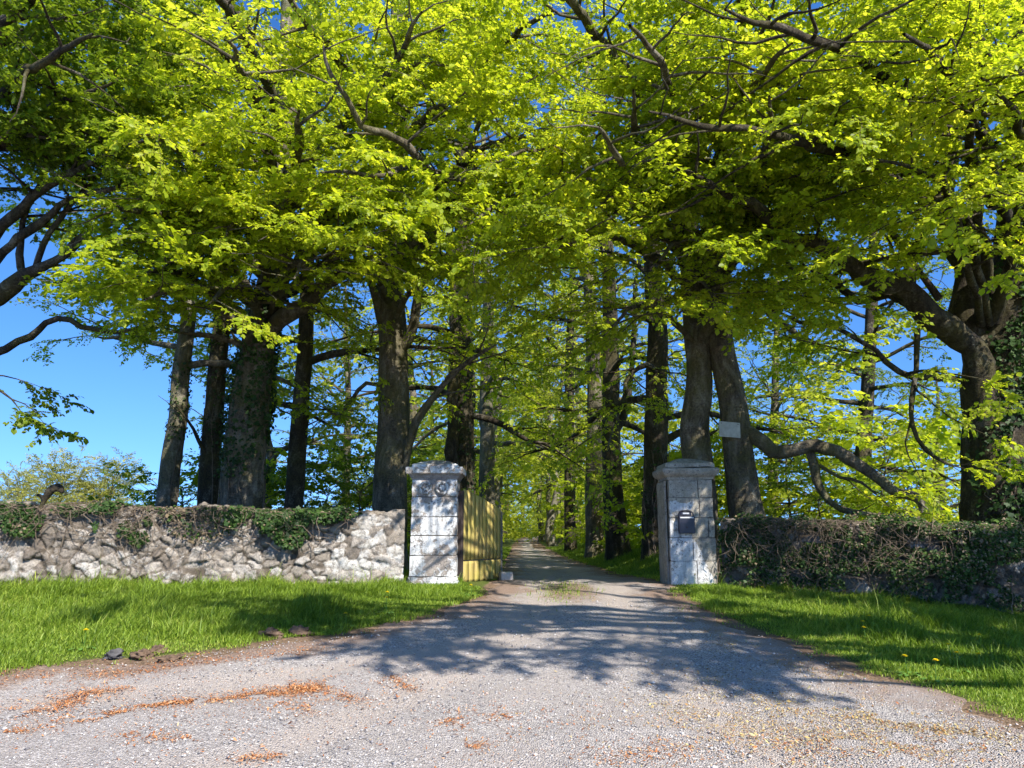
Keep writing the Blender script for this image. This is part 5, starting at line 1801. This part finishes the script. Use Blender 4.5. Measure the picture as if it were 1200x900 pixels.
mid_tree('beech_tree', 'lichened grey trunk behind the wooden gate on the left of the drive', [(570, 29, .33), (571, 540, 29, .3), (570, 460, 29, .27), (572, 370, 29, .23), (568, 250, 29, .17), (566, 100, 29, .05)],
         M['bark_pale'], M['beech_far'], 36, 12, 4.5, 14, 5.5, 3, .8, AV)
mid_tree('beech_tree', 'slender dark leaning trunk farthest of the four right of the drive', [(668, 37, .30), (668, 560, 37, .27), (667, 480, 37, .25), (668, 400, 37, .21), (672, 300, 37, .16), (675, 180, 37, .05)],
         M['bark_dark'], M['beech_far'], 37, 11, 4.5, 14, 4.6, 3, .6, AV,
         extra=[([(668, 425, 37, .13), (655, 410, 35, .10), (640, 395, 33, .09), (615, 385, 30, .06), (580, 390, 28, .02)], dict(leafy=.35, density=.5, sec_len=.8))])
mid_tree('beech_tree', 'mossy trunk with a stub branch, between the slender trunk and the flared one', [(697, 29, .36), (696, 560, 29, .33), (697, 480, 29, .30), (694, 400, 29, .27), (690, 300, 29, .22), (688, 150, 29, .15), (688, 0, 29, .04)],
         M['bark'], M['beech'], 38, 11, 6, 15, 4.6, 3, .65, AV)
mid_tree('beech_tree', 'tall trunk flaring at its foot, third from the grey pillar', [(725, 24.5, .40), (719, 580, 24.5, .34), (715, 500, 24.5, .30), (716, 420, 24.5, .28), (713, 330, 24.5, .24), (708, 200, 24.5, .18), (705, 20, 24.5, .06)],
         M['bark_dark'], M['beech'], 39, 13, 4.2, 15, 4.8, 3, .65, AV, elev=(0, .95), extra=[([(718, 510, 24.4, .14), (733, 480, 24.6, .12), (740, 440, 24.8, .10), (742, 380, 25, .08), (750, 300, 25, .03)], dict(leafy=.6, density=.5))], lump=.1)
mid_tree('beech_tree', 'dark knotty trunk just left of the grey pillar', [(770, 20, .40), (768, 560, 20, .33), (769, 480, 20, .30), (770, 400, 20, .28), (764, 300, 20, .24), (760, 150, 20, .18), (758, -20, 20, .08), (757, -120, 20, .03)],
         M['bark_dark'], M['beech'], 40, 16, 3.6, 14, 5.0, 3, .8, AV, lump=.13, elev=(-.05, .95), ivy=(.2, 3, 300, .06, .07), extra=[([(775, 520, 20, .12), (800, 505, 20, .10), (822, 512, 20, .07), (840, 505, 20, .02)], dict(leafy=.7, density=.3, sec_len=.5))])
# spreading light-leaved tree beyond the right wall
mid_tree('beech_tree', 'light leaved spreading beech in the field beyond the ivy hedge', [(1010, 27, .32), (1012, 540, 27, .28), (1018, 440, 27, .24), (1022, 340, 27, .2), (1025, 200, 27, .12), (1026, 80, 27, .04)],
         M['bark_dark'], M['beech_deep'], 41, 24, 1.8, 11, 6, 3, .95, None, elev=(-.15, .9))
mid_tree('beech_tree', 'low bright beech seen between the twin stems and the low arching limb', [(905, 33, .25), (906, 560, 33, .22), (908, 480, 33, .18), (910, 380, 33, .13), (912, 280, 33, .04)],
         M['bark'], M['beech'], 42, 14, 1.4, 7, 4, 2.2, .8, None, elev=(-.1, .9))
mid_tree('beech_tree', 'low spreading bright beech behind the hedge left of the huge trunk', [(1100, 30, .25), (1100, 560, 30, .22), (1098, 520, 30, .14), (1100, 480, 30, .08), (1096, 430, 30, .015)],
         M['bark'], M['beech'], 43, 12, 1.0, 4.0, 4.0, 2.0, .55, None, elev=(-.1, .8))
mid_tree('beech_tree', 'loose light green tree in the gap left of the tall straight beech', [(405, 33, .2), (406, 550, 33, .18), (408, 470, 33, .14), (406, 400, 33, .10), (405, 330, 33, .04)],
         M['bark'], M['beech_far'], 44, 14, 2.5, 9, 4.2, 2, .75, None)


# --- avenue trees further off: a few kinds, copied
def far_kind(seed, leaf, bark, H=15, n=16, h0=3.5, len0=5.5, density=.9, label='', rad=.32):
    root = thing('beech_tree', label, 'tree', (0, 0, 0), 0, AV)
    t = Tree(seed, SPR_LO, density, 1.5)
    t.free = True
    r = np.random.default_rng(seed)
    t.trunk([(0, 0, -.3, rad * 1.1)] + [(r.normal(0, .14), r.normal(0, .14), h, rad * (1 - .85 * h / H)) for h in np.linspace(1, H, 8)], 12, .08)
    t.auto(n, h0, H - 1, len0, 2.5, leafy=.25, elev=(-.02, 1.0), wood=t.wood, sides=6)
    t.finish(root, bark, leaf, False)
    return root


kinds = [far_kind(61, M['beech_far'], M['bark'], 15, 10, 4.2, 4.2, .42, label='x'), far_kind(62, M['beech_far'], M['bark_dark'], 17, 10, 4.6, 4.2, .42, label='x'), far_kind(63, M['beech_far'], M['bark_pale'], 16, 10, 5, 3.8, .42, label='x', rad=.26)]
used = [False] * 3
FARL = 'distant trees closing the far end of the avenue'
spots = [(-2.0, 37, 1), (-1.7, 45, 0), (-1.9, 54, 2), (-1.5, 63, 1), (-1.2, 73, 0), (-.6, 84, 1),
         (3.9, 45, 2), (3.6, 53, 0), (3.8, 62, 2), (3.7, 72, 1), (4.2, 82, 0), (4.4, 33, 1),
         (-5.5, 40, 0), (-5.8, 52, 1), (-5.4, 66, 0), (7.6, 60, 1), 
         (1.5, 112, 1), (5.5, 105, 0), (-3.5, 108, 1), (9, 100, 0), (-8, 98, 1), (-14, 116, 0), (-20, 122, 1), (-9, 124, 1), (-1, 122, 0), (4, 120, 1), (12, 118, 1), (18, 122, 0), (8, 128, 0), (-1.1, 49, 2), (-1.0, 58, 2), (2.75, 49, 2), (2.7, 57, 2), (2.6, 67, 2)]
for i, (x, y, k) in enumerate(spots):
    o = kinds[k] if not used[k] else copy_tree(kinds[k])
    used[k] = True
    z = float(terr(np.array([x]), np.array([float(y)]))[0])
    o.location = (x, y, z)
    o.rotation_euler = (0, 0, i * 2.1)
    s = 1 + .14 * math.sin(i * 3.7)
    o.scale = (s, s, s)
    o['label'] = ('tree in the far row along the left side of the drive' if x < 0 else 'tree in the far row along the right side of the drive') if y < 90 else 'distant tree closing the view at the end of the drive'
    o['group'] = {True: 'far row left of the drive', False: 'far row right of the drive'}[x < 0] if y < 90 else FARL


# --- understory shrubs beside the drive
def shrub_kind(seed, leaf, H, rad, n, label):
    root = thing('beech_sapling', label, 'shrub', (0, 0, 0), 0)
    t = Tree(seed, SPR_LO if H > 2.5 else SPR_MID, 1., 1.0)
    t.free = True
    r = np.random.default_rng(seed)
    t.trunk([(0, 0, -.1, .05)] + [(r.normal(0, .06), r.normal(0, .06), h, .045 * (1.05 - h / H)) for h in np.linspace(.4, H, 6)], 7, .05)
    t.auto(n, .25, H * .95, rad, rad * .5, leafy=.15, elev=(0, .8), wood=t.wood, sides=5, r0=.02, sec_len=.55)
    t.finish(root, M['bark'], leaf, False)
    return root


sk = [shrub_kind(71, M['beech_far'], 4.6, 2.2, 16, 'x'), shrub_kind(72, M['beech'], 3.2, 1.7, 14, 'x'), shrub_kind(73, M['beech_deep'], 2.4, 1.5, 13, 'x')]
used = [False] * 3
sh = [(5.2, 21.5, 1), (5.8, 24, 2), (4.8, 27.5, 1), (6.4, 30, 0), (4.6, 34, 1), (5.4, 38, 0), (4.8, 43, 1), (5, 49, 0), (4.6, 57, 0), (4.4, 66, 0), (3.9, 76, 0), (3.2, 90, 0), (1.6, 97, 0), (-.6, 92, 0), (-2.4, 86, 0), (-2.6, 76, 1), (-2.8, 68, 0), (-2.6, 58, 0), (-3, 50, 1), (-2.8, 42, 0), (-3.2, 35, 1), (-3.6, 30, 0), (-4.4, 26, 2), (8.5, 23, 0), (8, 19.5, 2), (10.5, 21, 1), (-9.2, 21, 2), (-7, 20.5, 1), (-4.2, 21, 2), (13.5, 24, 0), (6.2, 54, 0), (6.6, 64, 0), (5.6, 74, 0), (5.0, 84, 0), (6.5, 92, 0), (3.0, 100, 0), (0, 103, 0), (-2.5, 100, 0), (-5, 95, 0), (-4.6, 82, 0), (-5, 72, 0), (-5.2, 62, 0), (-4.8, 46, 0), (6.8, 44, 0), (9, 80, 0), (-8, 84, 0)]
for i, (x, y, k) in enumerate(sh):
    o = sk[k] if not used[k] else copy_tree(sk[k])
    used[k] = True
    o.location = (x, y, float(terr(np.array([x]), np.array([float(y)]))[0]))
    o.rotation_euler = (0, 0, i * 1.7)
    s = 1 + .2 * math.sin(i * 2.3)
    o.scale = (s, s, s)
    if y > 85: lab = 'leafy sapling in the bright thicket at the end of the drive'
    elif x > 0: lab = 'leafy sapling growing under the trees right of the drive'
    elif y > 25: lab = 'leafy sapling growing under the trees left of the drive'
    else: lab = 'low leafy sapling behind the pale wall among the trunks'
    o['label'] = lab
    o['group'] = 'saplings: ' + lab[-24:]


# --- pale round trees far beyond the left wall
def pale_tree(seed, H, rad, label):
    root = thing('field_tree', label, 'tree', (0, 0, 0), 0)
    t = Tree(seed, SPR_MID, .75, 1.2)
    t.free = True
    t.trunk([(0, 0, -.2, .24), (.1, 0, 1.2, .2), (0, .1, H * .55, .12), (.1, 0, H * .9, .03)], 8, .06)
    t.auto(32, 1.0, H * .78, rad, rad * .6, leafy=.3, elev=(.25, 1.2), wood=t.wood, sides=4, r0=.05, curve=.0, density=1.)
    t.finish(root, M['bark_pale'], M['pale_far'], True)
    return root


for i, (px_, Y, H, rad, lab) in enumerate([(72, 62, 6.4, 2.9, 'pale thin leaved round tree far beyond the left wall, taller and nearer the left edge'), (133, 64, 6.7, 2.7, 'pale thin leaved round tree far beyond the wall left of the leaning trunk'), (25, 70, 5.4, 3.6, 'low broad pale tree far off at the left edge above the wall'), (108, 70, 4.4, 3.2, 'low pale bushy tree between the two round distant trees')]):
    o = pale_tree(80 + i, H, rad, lab)
    x = at(px_, 560, Y)[0]
    o.location = (x, Y, .3)
    o.rotation_euler = (0, 0, i * 1.9)
for i, (px_, Y, H, rad, lab) in enumerate([(178, 30, 2.3, 1.3, 'dark bush above the wall beside the pale leaning trunk'), (300, 34, 3.6, 2.2, 'green bush showing low between the trunks behind the wall'), (385, 22, 2.3, 1.5, 'green bush behind the ivy end of the wall'), (425, 40, 4.0, 2.3, 'olive green bush in the gap left of the tall straight beech')]):
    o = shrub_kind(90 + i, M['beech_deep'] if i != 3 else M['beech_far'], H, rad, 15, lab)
    o.name = 'field_bush'
    x = at(px_, 560, Y)[0]
    o.location = (x, Y, .6)

# broken dead branch sticking out of the wall top
p = at(52, 590, 11.75)
root = thing('dead_branch', 'short broken dark branch sticking up from the pale wall top', 'branch', p)
mb = MB()
pp = smooth_path(np.array([(-.06, 0, -.1, .035), (0, 0, .08, .045), (.07, 0, .2, .06), (.16, .02, .25, .065), (.22, .03, .21, .05), (.25, .03, .17, .03)]), .03)
V, Q = tube(pp[:, :3], pp[:, 3], 9, lump=.2)
mb.add(V, Q)
mb.build('stub', M['bark_dark'], root, True)
mb = MB()
pp = smooth_path(np.array([(.0, 0, .05, .03), (-.08, 0, .12, .028), (-.13, .0, .13, .02)]), .03)
V, Q = tube(pp[:, :3], pp[:, 3], 7, lump=.2)
mb.add(V, Q)
mb.build('side_twig', M['bark_dark'], root, True)

# ------------------------------------------------------------------ light
sl = bpy.data.lights.new('sun', 'SUN')
sl.energy = 5.0
sl.angle = R(.53)
sl.color = (1, .95, .86)
so = bpy.data.objects.new('sun', sl)
COL.objects.link(so)
so.rotation_euler = Vector(-sv).to_track_quat('-Z', 'Y').to_euler()
so.location = tuple(sv * 60)

W = bpy.data.worlds.new('World')
S.world = W
W.use_nodes = True
nt = W.node_tree
bg = nt.nodes['Background']
sky = nt.nodes.new('ShaderNodeTexSky')
sky.sky_type = 'NISHITA'
sky.sun_disc = False
sky.sun_elevation = SUN_EL
sky.sun_rotation = math.pi - SUN_AZ
sky.air_density = 1.0
sky.dust_density = .15
sky.ozone_density = 3.0
hs = nt.nodes.new('ShaderNodeHueSaturation')
hs.inputs['Saturation'].default_value = 1.28
hs.inputs['Hue'].default_value = .508
nt.links.new(sky.outputs[0], hs.inputs['Color'])
tc = nt.nodes.new('ShaderNodeTexCoord')
mp = nt.nodes.new('ShaderNodeMapping')
mp.inputs['Location'].default_value = (0, 0, .18)
nt.links.new(tc.outputs['Generated'], mp.inputs[0])
nt.links.new(mp.outputs[0], sky.inputs[0])
nt.links.new(hs.outputs[0], bg.inputs[0])
bg.inputs[1].default_value = .15

S.view_settings.view_transform = 'Standard'
S.view_settings.look = 'None'
S.view_settings.exposure = .98
S.view_settings.gamma = 1
S.view_settings.use_curve_mapping = False
S.render.engine = 'CYCLES'
cy = S.cycles
cy.max_bounces = 9
cy.diffuse_bounces = 6
cy.glossy_bounces = 2
cy.transmission_bounces = 4
cy.use_denoising = True
cy.sample_clamp_indirect = 6
cy.use_adaptive_sampling = True
cy.adaptive_threshold = .02
cy.caustics_reflective = False
cy.caustics_refractive = False
